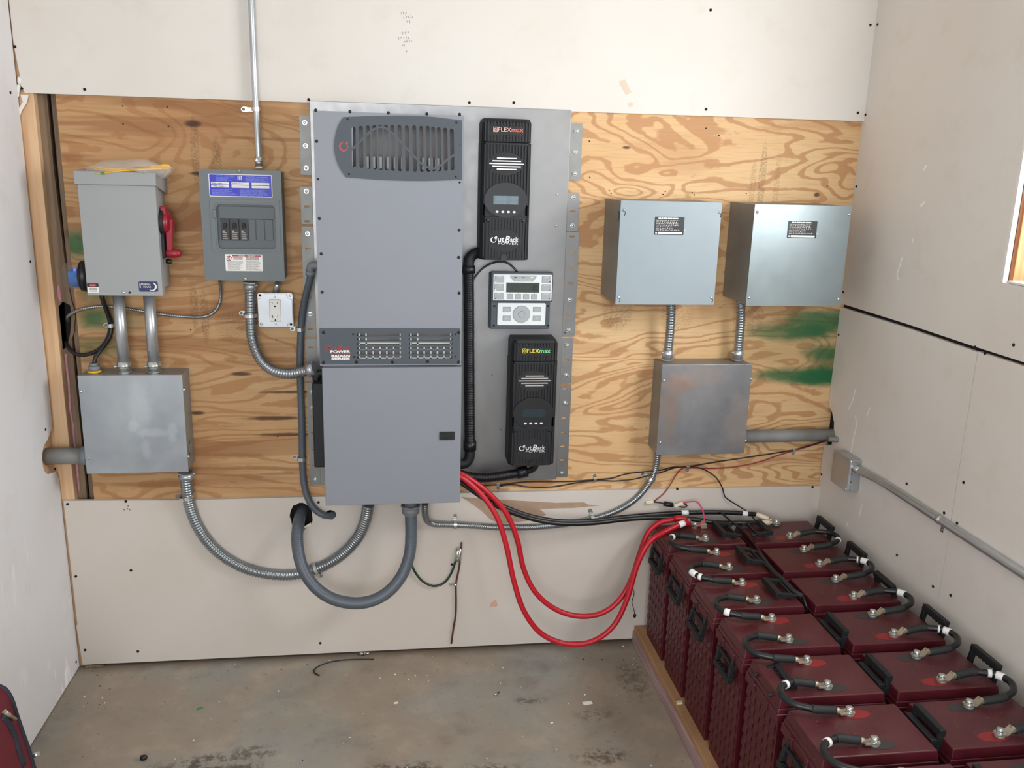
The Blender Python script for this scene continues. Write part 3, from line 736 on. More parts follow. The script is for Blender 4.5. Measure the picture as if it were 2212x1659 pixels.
pull_box('junction_box', 'large galvanised box at lower left with smudged cover, below the safety switch', ((LB[0], LB[1]), (LB[2], LB[3])), .1, 'galv_b', 'boxside', ((175, 846), (397, 842), (190, 990), (407, 986)), ko=(LB[2], -.05, LB[1]+.06, .022, 1))
B1 = (xz(1335, 545, .2)[0], xz(1440, 658, .2)[1]); B1x = B1[0]+.308
pull_box('metering_box', 'pale blue-grey cover box with a black label, nearer the centre of the wall', ((B1[0], B1[1]), (B1x, B1[1]+.306)), .2, 'bluegrey', 'boxside', ((1348, 454), (1555, 459), (1337, 642), (1537, 643)), slots=True, ko=(B1[0], -.17, B1[1]+.26, .014, -1))
B2 = (xz(1621, 545, .2)[0], xz(1715, 661, .2)[1]); B2x = B2[0]+.308
pull_box('metering_box', 'grey metal cover box with a black label, tight against the right wall', ((B2[0], B2[1]), (B2x, B2[1]+.306)), .2, 'bluegrey2', 'boxside', ((1636, 458), (1834, 463), (1618, 643), (1811, 646)), slots=False)
B3 = (xz(1424, 885, .1)[0], xz(1515, 981, .1)[1]); B3x = B3[0]+.302
pull_box('junction_box', 'stained galvanised box below the two labelled boxes, with discoloured cover', ((B3[0], B3[1]), (B3x, B3[1]+.304)), .1, 'galv_c', 'boxside', ((1434, 822), (1622, 819), (1426, 956), (1611, 951)))
def meter_label(px0, px1, parent, d):
    x0, z1 = xz(*px0, d); x1, z0 = xz(*px1, d); w = x1-x0; h = z1-z0; y = -d; b = MB()
    b.prism(rrect(x0, x1, z0, z1, .002), y-.0006, y, 0)
    b.box(x0+w*.13, x1-w*.05, y-.0009, y, z0+h*.05, z0+h*.16, 1); b.prism(ell(x0+w*.07, z0+h*.105, w*.03, h*.05, 12), y-.0009, y, 1)
    i0 = len(b.v)
    q = random.Random(5)
    for i in range(7):
        z = z1-h*(.2+.088*i); x = x0+w*.05; e = x0+w*q.uniform(.62, .9)
        while x < e:
            ww = w*q.uniform(.05, .12)
            b.box(x, min(x+ww, e), y-.0009, y, z-h*.022, z+h*.022, 2); x += ww+w*.02
            if q.random() < .45: b.hexa([(x, y-.0009, z-h*.03), (x+w*.02, y-.0009, z-h*.03), (x+w*.02, y, z-h*.03), (x, y, z-h*.03), (x+w*.03, y-.0009, z+h*.035), (x+w*.05, y-.0009, z+h*.035), (x+w*.05, y, z+h*.035), (x+w*.03, y, z+h*.035)], 1); x += w*.07
    lines(b, x0+w*.12, x1-w*.2, z1-h*.14, z1-h*.03, 1, y-.0008, 1, 9, .7, .05)
    part('rating_label', b, ('blk', 'paper', 'inkl'), parent, label='black label with fine white print')
mbx = [o for o in bpy.data.objects if o.name.startswith('metering_box')]
meter_label((1415, 468), (1476, 508), mbx[0], .2016); meter_label((1703, 477), (1762, 515), mbx[1], .2016)
# ================================================================== breaker panel
D = .095
x0, z1 = xz(428, 365, D); x1, z0 = xz(616, 607, D); x1 = xz(611, 490, D)[0]; x0 = xz(436, 490, D)[0]
t = thing('breaker_panel', 'dark grey breaker panel with blue label and three black breakers', 'breaker panel', (x0, 0, z0))
b = open_box(x0+.003, x1-.003, -.086, -.0005, z0+.003, z1-.003); part('enclosure', b, 'dkgrey', t, bev=.001)
W = lambda u, v: xz(u, v, D)
dx0, dz1 = W(453, 430); dx1, dz0 = W(607, 545)
win = rrect(W(470, 500)[0], W(596, 500)[0], W(530, 538)[1], W(530, 442)[1], .012)
b = MB().curve2d([rrect(x0, x1, z0, z1, .002), win], -D, -.086); part('front_cover', b, 'dkgrey', t, bev=.0015)
wx0 = min(p[0] for p in win); wx1 = max(p[0] for p in win); wz0 = min(p[1] for p in win); wz1 = max(p[1] for p in win)
b = MB().box(wx0-.004, wx1+.004, -.0845, -.082, wz0-.004, wz1+.004); zb1 = W(530, 474)[1]; zb0 = W(530, 519)[1]
b.box(wx0+.004, wx1-.004, -.0875, -.0845, zb1+.0005, wz1-.006)
for i in range(6):
    xa = wx0+.008+i*(wx1-wx0-.016)/6
    if i > 2: b.box(xa+.0008, xa+(wx1-wx0-.016)/6-.0008, -.0868, -.0845, zb0, zb1)
part('dead_front', b, 'dkgrey2', t, bev=.001)
b = MB(); ring = rrect(dx0, dx1, dz0, dz1, .003); inn = rrect(wx0-.005, wx1+.005, wz0-.005, wz1+.005, .015)
b.curve2d([ring, inn], -D-.0022, -D+.001); part('door_frame', b, 'dkgrey', t, bev=.0012)
b = MB(); la, lb = W(459, 452), W(468, 471); b.box(la[0], lb[0], -D-.004, -D-.001, lb[1], la[1]); part('door_latch', b, 'dkgrey', t, bev=.001)
for i in range(3):
    u0 = 477+i*20.3; bx0 = W(u0, 497)[0]; bx1 = W(u0+18.5, 497)[0]
    b = MB().box(bx0, bx1, -.0905, -.084, zb0-.001, zb1+.001)
    br = part('circuit_breaker', b, 'blk', t, bev=.0008)
    zc = W(u0+9, 487)[1]; b = MB().box(bx0+.006, bx1-.006, -.0925, -.0885, zc-.011, zc+.004).box(bx0+.0075, bx1-.0075, -.099, -.0905, zc-.002, zc+.0055)
    part('toggle', b, 'blk_m', br, bev=.0012)
    b = MB(); b.box(bx0+.004, bx0+.010, -.0909, -.09, zc-.018, zc-.0145, 1); lines(b, bx0+.004, bx1-.004, zb0+.001, zc-.0185, 4, -.0906, 0, 20+i, .5, .3)
    part('rating_print', b, ('inkl', 'yel'), br)
# blue label
lx0, lz1 = W(450, 375); lx1, lz0 = W(589, 427); w = lx1-lx0; h = lz1-lz0; y = -D
b = MB(); b.prism(rrect(lx0, lx1, lz0, lz1, .003), y-.0005, y, 0); b.prism(rrect(lx0+.002, lx1-.002, lz0+.002, lz1-.002, .002), y-.0008, y, 1)
Y2 = y-.0009
b.text('LOAD CENTER', lx0+w*.12, lx0+w*.40, lz1-h*.115, lz1-h*.06, Y2, 2, bold=.02); b.text('CENTRO de CARGA', lx0+w*.59, lx0+w*.93, lz1-h*.135, lz1-h*.08, Y2, 2, bold=.02)
lines(b, lx0+w*.12, lx0+w*.4, lz1-h*.32, lz1-h*.14, 5, Y2, 2, 31, .4, .4); lines(b, lx0+w*.58, lx0+w*.95, lz1-h*.36, lz1-h*.16, 6, Y2, 2, 32, .4, .25)
cx = lx0+w*.49; cz = lz1-h*.16; s_ = h*.09
b.box(cx-s_, cx+s_, y-.0011, y, cz-s_, cz+s_, 0); b.box(cx-s_*.72, cx+s_*.72, y-.0013, y, cz-s_*.72, cz+s_*.72, 1); b.box(cx-s_*.4, cx+s_*.4, y-.0015, y, cz-s_*.5, cz+s_*.5, 0); b.prism(ell(cx+s_*.05, cz, s_*.22, s_*.3, 10), y-.0017, y, 1)
for i in range(3):
    for j in range(2):
        xa = lx0+w*(.035+.32*i); b.box(xa, xa+w*.28, y-.0011, y, lz1-h*(.46+.135*j), lz1-h*(.355+.135*j), 0); b.box(xa+w*.02, xa+w*.25, y-.0013, y, lz1-h*(.413+.135*j), lz1-h*(.408+.135*j), 3)
def scrib(xa, xb, zc, sd):
    q = random.Random(sd); n = 16
    b.tube([(xa+(xb-xa)*i/n+q.uniform(-.001, .001), y-.0014, zc+h*.028*(1 if i % 2 else -1)*q.uniform(.2, 1)) for i in range(n+1)], .00035, 4, 3)
scrib(lx0+w*.055, lx0+w*.12, lz1-h*.405, 1); scrib(lx0+w*.14, lx0+w*.21, lz1-h*.41, 2); scrib(lx0+w*.07, lx0+w*.13, lz1-h*.535, 3); scrib(lx0+w*.15, lx0+w*.235, lz1-h*.54, 4); scrib(lx0+w*.37, lx0+w*.44, lz1-h*.405, 5); scrib(lx0+w*.45, lx0+w*.54, lz1-h*.41, 6)
lines(b, lx0+w*.035, lx0+w*.44, lz0+h*.06, lz0+h*.34, 8, Y2, 2, 33, .42, .35); lines(b, lx0+w*.48, lx0+w*.97, lz0+h*.04, lz0+h*.33, 8, Y2, 2, 34, .42, .3)
part('blue_label', b, ('paper', 'blue', 'bluel', 'ink'), t, label='blue and white circuit directory label')
lx0, lz1 = W(486, 549); lx1, lz0 = W(568, 586); w = lx1-lx0; h = lz1-lz0
b = MB(); b.prism(rrect(lx0, lx1, lz0, lz1, .002), y-.0006, y, 0); b.box(lx0+w*.19, lx1-w*.03, y-.0009, y, lz1-h*.13, lz1-h*.05, 1)
b.text('DANGER', lx0+w*.36, lx0+w*.53, lz1-h*.115, lz1-h*.065, y-.0010, 0); b.text('PELIGRO', lx0+w*.61, lx0+w*.8, lz1-h*.115, lz1-h*.065, y-.0010, 0)
for (a1, b1, a2, b2) in ((.12, .08, .10, .34), (.12, .16, .03, .30), (.12, .12, .19, .24), (.10, .30, .15, .4), (.04, .14, .12, .1), (.1, .34, .04, .38)): b.tube([(lx0+w*a1, y-.0008, lz1-h*b1), (lx0+w*a2, y-.0008, lz1-h*b2)], .0009, 5, 1)
lines(b, lx0+w*.22, lx0+w*.48, lz1-h*.32, lz1-h*.16, 3, y-.0007, 2, 41, .5, .1); lines(b, lx0+w*.06, lx0+w*.49, lz0+h*.03, lz1-h*.36, 12, y-.0007, 3, 42, .5, .3)
lines(b, lx0+w*.56, lx0+w*.92, lz1-h*.32, lz1-h*.16, 3, y-.0007, 2, 43, .5, .1); lines(b, lx0+w*.55, lx0+w*.97, lz0+h*.03, lz1-h*.34, 12, y-.0007, 3, 44, .5, .3)
part('danger_label', b, ('paper', 'redl', 'ink', 'inkl'), t, label='white label with a red DANGER bar')
for u, v in ((517, 370), (530, 603)):
    b = MB(); head(b, u, v, D, .0052, .004, 0, 1); part('cover_screw', b, ('zinc', 'inner_d'), t)
# ================================================================== mounting plate and brackets
PX0, PX1 = xz(671, 300, .02)[0], 1.477
t = solo('mounting_plate', MB().box(PX0, PX1, -.02, -.017, .625, 1.809).box(PX1-.002, PX1, -.017, -.001, .625, 1.809).box(PX0, PX0+.002, -.017, -.001, .625, 1.809).box(PX0, PX1, -.017, -.001, 1.807, 1.809).box(PX0, PX1, -.017, -.001, .625, .627), 'stl', 'wide brushed steel backplate behind the black charge controllers', 'backplate', bev=.001)
b = MB()
for u, v in ((1203, 420), (1201, 488)): head(b, u, v, .02, .0035, .0016, 0); p = A(u, v, .0215); b.cyl(p+Vector((0, -.0012, 0)), p, .0012, 8, 1)
part('rivet', b, ('zinc', 'hole'), t)
b = MB(); p0 = A(1031, 1006, .02); b
q = [(1033, 487), (1063, 810), (1081, 928)]
for u, v in q: p = A(u, v, .02); b.cyl(p+Vector((0, -.0005, 0)), p, .0018, 8)
part('pin_hole', b, 'hole', t)
def bracket(u0, u1, v0, v1, label, slots=(), bolts=(), mt='hdg', side=1, loose=()):
    um, vm = (u0+u1)/2, (v0+v1)/2
    xa, xb = xz(u0, vm, .004)[0], xz(u1, vm, .004)[0]; za, zb = xz(um, v1, .004)[1], xz(um, v0, .004)[1]
    if side > 0: xa = PX1+.0008; 
    else: xb = PX0-.0008
    t = thing('mounting_bracket', label, 'bracket', ((xa+xb)/2, -.001, za), 'steel flanges along the backplate')
    xc = (xa+xb)/2; sp = [rrect(xa, xb, za, zb, .004)]; hol = MB()
    for v in slots:
        z = xz(um, v, .004)[1]; sp.append(rrect(xc-.0085, xc+.0085, z-.003, z+.003, .003))
    part('flange', MB().curve2d(sp, -.0045, -.0012), mt, t)
    for v in bolts:
        z = xz(um, v, .004)[1]; s = MB(); hexhead(s, (xc+(.001 if side > 0 else 0), -.0046, z), .0058, .006); part('bolt', s, 'zinc', t)
    for v, du, dv in loose:
        z = xz(um, v, .004)[1]; s = MB(); s.tube([(xc+du*.2, -.007, z+dv*.2), (xc+du, -.008, z+dv)], .0022, 6); part('tie_tail', s, 'zinc', t)
    return t
bracket(648, 671, 250, 378, 'worn galvanised bracket with three bolts at upper left of backplate', (), (265, 315, 363), 'hdg', -1)
bracket(650, 674, 403, 484, 'short slotted bracket left of the backplate, one bolt at its top', (446, 478), (413,), 'hdg', -1)
bracket(655, 680, 489, 727, 'long bracket left of the backplate beside the outlet box', (537, 643, 710), (505, 678), 'hdg', -1)
bracket(660, 682, 731, 823, 'bracket left of the backplate behind the curved steel conduit', (750, 812), (), 'hdg', -1)
bracket(666, 690, 826, 1048, 'lowest left bracket beside the black side box of the cabinet', (900, 935, 970, 1003), (846, 880, 1036), 'hdg', -1)
bracket(1233, 1256, 266, 390, 'brown-stained bracket with three bolts at upper right of backplate', (), (283, 328, 375), 'hdg', 1)
bracket(1228, 1250, 416, 499, 'short bracket right of the backplate, bolts at both ends', (457,), (426, 487), 'stl', 1)
bracket(1223, 1246, 501, 727, 'long slotted bracket right of the backplate beside the keypad', (511, 545, 579, 612, 680), (647, 713), 'stl', 1, ((713, -.012, -.010),))
bracket(1216, 1236, 730, 828, 'bracket beside the cap of the lower charge controller', (778,), (746, 810), 'stl', 1, ((746, -.010, .008), (810, .012, -.004)))
bracket(1207, 1230, 831, 1030, 'lowest right bracket beside the lower charge controller', (840, 903, 934, 964, 994), (870, 1022), 'stl', 1, ((870, .012, -.006),))
# ================================================================== inverter
D = .22
IX0, IX1 = .728, 1.1365
IZ0, IZ1 = 1.066, 1.772
t = thing('inverter', 'tall silver-grey inverter cabinet with slotted charcoal vents', 'inverter', (IX0, -.02, IZ0))
Q = lambda u, v: xz(u, v, D)
b = open_box(IX0+.002, IX1-.002, -.2165, -.021, IZ0, IZ1-.002, .002); part('chassis', b, 'silver', t, bev=.001)
g1 = [Q(762, 262), Q(990, 268), Q(990, 380), Q(762, 374)]; g2 = [Q(765, 714), Q(985, 714), Q(985, 778), Q(765, 779)]
b = MB().curve2d([rrect(IX0, IX1, IZ0, IZ1, .001), g1, g2], -.220, -.2175); part('front_cover', b, 'silver', t, bev=.0006)
# fan grille
L = [Q(742, 253)]; arc = [(742, 253), (730, 273), (724, 295), (722, 318), (725, 340), (734, 363), (747, 383)]
out = [(q_.x, q_.z) for q_ in crom([A(u, v, D) for u, v in arc], .006)]
bot = [(q_.x, q_.z) for q_ in crom([A(u, v, D) for u, v in ((747, 383), (830, 389), (915, 391), (998, 388))], .02)]
top = [(q_.x, q_.z) for q_ in crom([A(u, v, D) for u, v in ((998, 260), (915, 251), (830, 250), (742, 253))], .02)]
outline = out+bot[1:]+top[:-1]
slots = []
xs = [764, 780, 795, 809, 822, 834, 848, 863, 879, 895, 910, 924, 936, 948, 962, 976]
tops = [274, 272, 271, 270, 270, 270, 270, 270, 271, 271, 272, 272, 274, 275, 276, 278]
bots = [361, 363, 365, 366, 367, 368, 369, 370, 370, 371, 371, 371, 370, 370, 369, 368]
for x, a_, b_ in zip(xs, tops, bots):
    c0 = Q(x-.5, a_); c1 = Q(x+1.0, b_); r_ = .0055; h_ = []
    for k in range(7):
        th = math.pi*k/6; h_.append((c0[0]+r_*math.cos(th), c0[1]-r_+r_*math.sin(th)))
    for k in range(7):
        th = math.pi+math.pi*k/6; h_.append((c1[0]+r_*math.cos(th), c1[1]+r_+r_*math.sin(th)))
    slots.append(h_)
b = MB().curve2d([outline]+slots, -.2228, -.2202)
wv = [(759, 324), (775, 309), (790, 293), (805, 281), (820, 275), (833, 277), (848, 288), (863, 304), (880, 322), (895, 338), (910, 353), (925, 362), (938, 364), (952, 357), (966, 345), (982, 334)]
wp = crom([A(u, v, .2214) for u, v in wv], .005); e0 = []; e1 = []
for i_, p in enumerate(wp):
    tg = (wp[min(i_+1, len(wp)-1)]-wp[max(i_-1, 0)]).normalized(); e0.append((p.x-tg.z*.0029, p.z+tg.x*.0029)); e1.append((p.x+tg.z*.0029, p.z-tg.x*.0029))
b.curve2d([e0+e1[::-1]], -.2233, -.2200)
gr = part('fan_grille', b, 'charc', t, label='charcoal fan grille with a sine-wave bar across its slots')
b = MB(); c = A(742, 317, .2232); R_ = .0125
sw = [(c.x+R_*math.cos(a), c.z+R_*math.sin(a)) for a in [math.radians(100+i*20) for i in range(16)]]+[(c.x+.0012+R_*.72*math.cos(a), c.z+.0008+R_*.76*math.sin(a)) for a in [math.radians(100+i*20) for i in range(14, -1, -1)]]
b.curve2d([sw], -.2233, -.2227); b.prism(ell(c.x+.009, c.z+.009, .003, .0045, 12), -.2233, -.2227)
part('emblem', b, 'redl', gr, label='red circular swirl emblem')
b = MB()
for u, v in ((751, 257), (986, 265), (754, 376), (985, 382)): head(b, u, v, .2228, .003, .0018)
part('grille_screw', b, 'blk', gr)
# innards behind the fan grille
b = MB().box(IX0+.02, IX1-.02, -.135, -.13, 1.46, 1.76); part('inner_panel', b, 'inner', t)
b = MB(); za, zb = Q(800, 360)[1], Q(800, 342)[1]
for u in (786, 800, 815, 835, 850, 866, 912, 926, 940):
    xa = Q(u, 350)[0]; b.box(xa, xa+.013, -.200, -.16, za-.006, zb+.006)
part('capacitor', b, 'btn', t, bev=.002)
# lower grille
x0, z1 = Q(694, 709); x1, z0 = Q(996, 788); z1 = Q(845, 709)[1]; z0 = IZ0+.004
hol = []
for gx0, gx1 in ((771, 868), (883, 977)):
    for i in range(6):
        za = Q(820, 719.5+i*9.75)[1]; zb = Q(820, 725.8+i*9.75)[1]
        hol.append(rrect(Q(gx0, 745)[0], Q(gx1, 745)[0], zb, za, .0035, 3))
b = MB().curve2d([rrect(IX0+.001, IX1-.004, z0, z1, .004)]+hol, -.2228, -.2202); gl = part('lower_grille', b, 'charc', t, label='charcoal lower grille with two groups of six slots')
b = MB()
for gx0, gx1 in ((771, 868), (883, 977)):
    xa, xb = Q(gx0+5, 745)[0], Q(gx1-3, 745)[0]
    for z_ in (743, 776): zc = Q(820, z_)[1]; b.box(xa, xb, -.209, -.2, zc-.002, zc+.002)
    zt = Q(820, 718)[1]; zb = Q(820, 778)[1]; zm = Q(820, 750)[1]
    for i in range(7):
        xx = xa+(xb-xa)*i/6
        b.box(xx-.0022, xx+.0022, -.209, -.2, zb, zt if i in (0, 1, 6) else zm)
    zc = Q(820, 730)[1]; b.box(xa, xa+(xb-xa)/6, -.209, -.2, zc-.002, zc+.002); zc = Q(820, 757)[1]; b.box(xa, xb, -.209, -.2, zc-.0015, zc+.0015)
part('heatsink', b, 'face', t); b = MB().box(IX0+.02, IX1-.02, -.196, -.194, IZ0+.005, IZ0+.11); part('heatsink_back', b, 'inner', t)
def outback(mb, x0, x1, z0, z1, y, m):
    """swooping wordmark: open O with a leaf, then the letters"""
    w = x1-x0; h = z1-z0; c = (x0+w*.10, z0+h*.42); r0 = h*.42
    sw = [(c[0]+r0*1.05*math.cos(a), c[1]+r0*math.sin(a)) for a in [math.radians(110+i*18) for i in range(17)]]+[(c[0]+r0*.12+r0*.72*math.cos(a), c[1]+r0*.05+r0*.78*math.sin(a)) for a in [math.radians(110+i*18) for i in range(16, -1, -1)]]
    mb.curve2d([sw], y-.0003, y+.0003, m)
    mb.curve2d([[(c[0]+r0*.2, c[1]+r0*.7), (c[0]+r0*.9, c[1]+r0*1.3), (c[0]+r0*1.3, c[1]+r0*1.1), (c[0]+r0*1.15, c[1]+r0*.3), (c[0]+r0*.9, c[1]-r0*.1)]], y-.0003, y+.0003, m)
    mb.text('ut', x0+w*.25, x0+w*.49, z0+h*.16, z0+h*.78, y, m, bold=.02); mb.text('B', x0+w*.505, x0+w*.69, z0+h*.02, z0+h*1.0, y, m, shear=.25, bold=.03); mb.text('ack', x0+w*.70, x1, z0+h*.16, z0+h*.85, y, m, bold=.02)
b = MB(); p0 = Q(701, 757); p1 = Q(757, 745); outback(b, p0[0], p1[0], p0[1], p1[1], -.2231, 0); p0 = Q(715, 771); p1 = Q(757, 770); zr = Q(735, 764.2)[1]; b.box(p0[0], p1[0], -.2234, -.2226, zr-.0006, zr+.0008, 0)
p0 = Q(714, 762.5); p1 = Q(757, 756); b.text('POWER', p0[0], p1[0], p0[1], p1[1], -.2231, 1, bold=.03)
p0 = Q(716, 771); p1 = Q(756, 765.5); b.text('RADIAN', p0[0], p1[0], p0[1], p1[1], -.2231, 1, bold=.05); p0 = Q(716, 777); p1 = Q(756, 771.8); b.text('SERIES', p0[0], p1[0], p0[1], p1[1], -.2231, 1, bold=.05)
part('lettering', b, ('redl', 'paper'), gl, label='red and white lettering')
for u, v in ((699, 718), (699, 783), (770, 782), (848, 782), (924, 781), (991, 718), (991, 782)):
    b = MB(); head(b, u, v, .2228, .0045, .0035); part('screw', b, 'blk', gl)
b = MB()
for u, v in ((763, 722), (765, 771), (984, 722), (984, 770)): head(b, u, v, .2228, .0028, .0016)
part('small_screw', b, 'blk', gl)
for u, v in ((682, 238), (756, 241), (839, 244), (922, 246), (993, 247), (684, 305), (993, 313), (690, 472), (992, 497), (694, 548), (991, 556), (696, 631), (992, 633)):
    b = MB(); head(b, u, v, .22, .0045, .003); part('cover_screw', b, 'blk', t)
b = MB()
for u, v in ((687, 387), (993, 394)): p = A(u, v, .2201); b.cyl(p+Vector((0, -.0004, 0)), p, .003, 10)
part('screw_hole', b, 'hole', t)
# ================================================================== distribution cabinet below
LX0, LX1, LZ0, LZ1 = .733, 1.1385, .632, 1.062
t = thing('distribution_cabinet', 'silver-grey cabinet with a black latch, directly under the inverter', 'electrical cabinet', (LX0, -.02, LZ0))
b = open_box(LX0+.002, LX1-.002, -.214, -.021, LZ0+.002, LZ1, .002); part('cabinet_body', b, 'silver', t, bev=.001)
b = MB().box(LX0, LX1, -.2205, -.2145, LZ0, LZ1-.002); dr = part('door', b, 'silver', t, bev=.0012)
p0 = Q(949, 950); p1 = Q(982, 932); b = MB().curve2d([rrect(p0[0], p1[0], p0[1], p1[1], .001), rrect(p0[0]+.011, p1[0]-.009, p0[1]+.004, p1[1]-.004, .001)], -.2235, -.2204).box(p0[0]+.001, p1[0]-.001, -.2212, -.2204, p0[1]+.001, p1[1]-.001)
lt = part('latch', b, 'blk', dr, label='black paddle latch', bev=.0006)
zt = xz(690, 822, .12)[1]; zb = xz(690, 1001, .12)[1]; xl = xz(679, 910, .11)[0]
b = MB().box(xl, LX0+.001, -.16, -.06, zb, zt); part('side_cover', b, 'blk_m', t, bev=.004, label='black plastic box on the left side')
b = MB().tube(crom([(LX0+.001, -.11, zt+.02), (xl+.012, -.11, zt+.018), (xl+.010, -.11, zt-.002)], .004), .012, 12); part('side_elbow', b, 'blk_m', t)
# ================================================================== charge controllers
def controller():
    t = thing('charge_controller', 'x', 'charge controller'); w, H, d = .148, .408, .098
    zf = lambda f: H*(1-f)
    def shell(z0, z1, y, inset=.0, m=0, bow=.004, tb=.0):
        b = MB(); x = w/2-inset
        pts = [(-x, -.0), (-x, y+.016), (-x+.012, y+.003)]+[(-x+.012+(2*x-.024)*i/8, y-bow*math.sin(math.pi*i/8)+.003) for i in range(1, 8)]+[(x-.012, y+.003), (x, y+.016), (x, -.0)]
        b.prismz(pts, z0, z1); return b
    part('case', shell(0, zf(.165), -d), 'blk_m', t, bev=.002)
    b = shell(zf(.163), H-.012, -d-.001, .0015)
    top = [(-w/2+.0015, 0), (-w/2+.0015, -d+.015), (-w/2+.013, -d+.002), (w/2-.013, -d+.002), (w/2-.0015, -d+.015), (w/2-.0015, 0)]
    n = len(top); b.add([(x, y, H-.012) for x, y in top]+[(x*.93, y*.93 if y < -.01 else y, H) for x, y in top], [tuple(range(n, 2*n))]+[(i, (i+1) % n, n+(i+1) % n, n+i) for i in range(n)])
    part('top_cap', b, 'blk_m', t, bev=.0015)
    b = shell(.0, zf(.685), -d-.002, .002); part('wiring_cover', b, 'blk_m', t, bev=.0015)
    r = MB(); yf = lambda x: -d-.0042*math.cos(x/(w/2-.012)*math.pi/2)+.0025
    def rib(x, z0, z1):
        if z1-z0 < .004: return
        y = yf(x); r.box(x-.0024, x+.0024, y-.0032, y+.004, z0, z1)
    cg = zf(.312); cd = zf(.567); cl = zf(.857)
    for i in range(15):
        x = (i-7)*.00915
        def e(c, rx, rz): return rz*math.sqrt(max(0, 1-(x/rx)**2)) if abs(x) < rx else 0
        if abs(x) > .046: rib(x, zf(.158), zf(.02))
        else: rib(x, zf(.052), zf(.02)); rib(x, zf(.158), zf(.115))
        a = e(cg, .052, .033); bq = e(cd, .064, .052)
        if a: rib(x, cg+a, zf(.18)); rib(x, max(cd+bq, zf(.68)), cg-a)
        else: rib(x, cd+bq if bq else zf(.68), zf(.18))
        if abs(x) > .058: rib(x, zf(.68), cd-bq if bq else zf(.6))
        c_ = e(cl, .048, .034)
        lo = .006 if abs(x+.002) > .009 else .02
        if abs(x) > .05 : rib(x, .006, zf(.73))
        elif c_: rib(x, cl+c_, zf(.70)); rib(x, lo, cl-c_)
        else: rib(x, lo, zf(.70))
    part('ribs', r, 'blk_m', t, bev=.0009)
    b = MB()
    for k, hw in enumerate((.029, .042, .051, .042, .029)): z = cg+(2-k)*.0078; b.box(-hw, hw, -d-.0046, -d+.002, z-.0016, z+.0016)
    part('speaker_bar', b, 'chrome', t)
    b = MB(); b.prism(ell(0, cd, .0645, .0505, 36), -d-.0048, -d+.003); dsp = part('display_bezel', b, 'blk', t, bev=.002)
    b = MB().box(-.037, .037, -d-.0054, -d-.004, zf(.597), zf(.537)); part('lcd_screen', b, 'lcd2', dsp, label='small grey LCD')
    for i in range(4):
        b = MB(); b.prism(ell((-.0255+i*.017), zf(.650), .0046, .0032, 14), -d-.0072, -d-.004); part('button', b, 'face', dsp, label='small pale oval button')
    b = MB(); y = -d-.0052
    b.prism(rrect(-.0415, -.029, zf(.095), zf(.060), .001), y-.0004, y+.004, 0); b.prism(rrect(-.040, -.0305, zf(.092), zf(.063), .001), y-.0006, y+.003, 2); b.prism(ell(-.0352, zf(.0775), .0036, .0042, 12), y-.0008, y+.003, 0); b.prism(ell(-.0346, zf(.0775), .0022, .0028, 12), y-.0010, y+.003, 2)
    b.text('FLEX', -.0275, .0105, zf(.0915), zf(.0635), y, 0, .002); b.text('max', .0118, .046, zf(.0915), zf(.070), y, 1, .002)
    part('top_lettering', b, ('foil_p', 'foil_r', 'blk'), t, label='foil lettering on the top cap')
    b = MB(); y = -d-.0062; b2 = -.048; outback(b, -.043, .041, zf(.873), zf(.823), y, 0); b.text('POWER', -.021, .040, zf(.886), zf(.868), y, 0, .0006)
    part('lower_lettering', b, ('logo',), t, label='silver lettering on the wiring cover')
    b = MB(); 
    for x in (-.052, .052): b.dome((x, -d-.001, zf(.712)), (0, -1, 0), .0052, .0022); b.cyl((x, -d-.0036, zf(.712)), (x, -d-.002, zf(.712)), .002, 8)
    b.dome((0, -d-.0045, zf(.124)), (0, -1, 0), .004, .0015)
    part('screw', b, 'blk', t)
    b = MB(); b.prism([(-.011, -.0005), (.007, -.0005)]+[(-.002+.009*math.cos(math.radians(a)), .010+.009*math.sin(math.radians(a))) for a in range(0, 181, 30)], -d-.0068, -d+.004); part('cable_notch', b, 'blkcab', t)
    return t
cc = controller()
c = A(1092, 562, .12); 
UPC = Vector((xz(1093, 410, .12)[0], -.0202, xz(1092, 562, .12)[1]))
cc.location = UPC; cc['label'] = 'upper black charge controller with a pinkish foil sheen on its logo, above the keypad'; cc['group'] = 'black charge controllers'
c2 = dup(cc); c2.location = (xz(1153, 870, .12)[0], -.0202, xz(1152, 1006, .12)[1]); c2['label'] = 'lower black charge controller with a yellow-green foil sheen on its logo, below the keypad'; c2['group'] = 'black charge controllers'
for ch in c2.children:
    if ch.name.startswith('top_lettering'):
        ch.data = ch.data.copy(); ch.data.materials[0] = MT['foil_y']; ch.data.materials[1] = MT['foil_g']  # same foil, sheen painted yellow and green here
    if ch.name.startswith('display_bezel'):
        for g in ch.children:
            if g.name.startswith('lcd'): g.data = g.data.copy(); g.data.materials[0] = MT['lcd3']
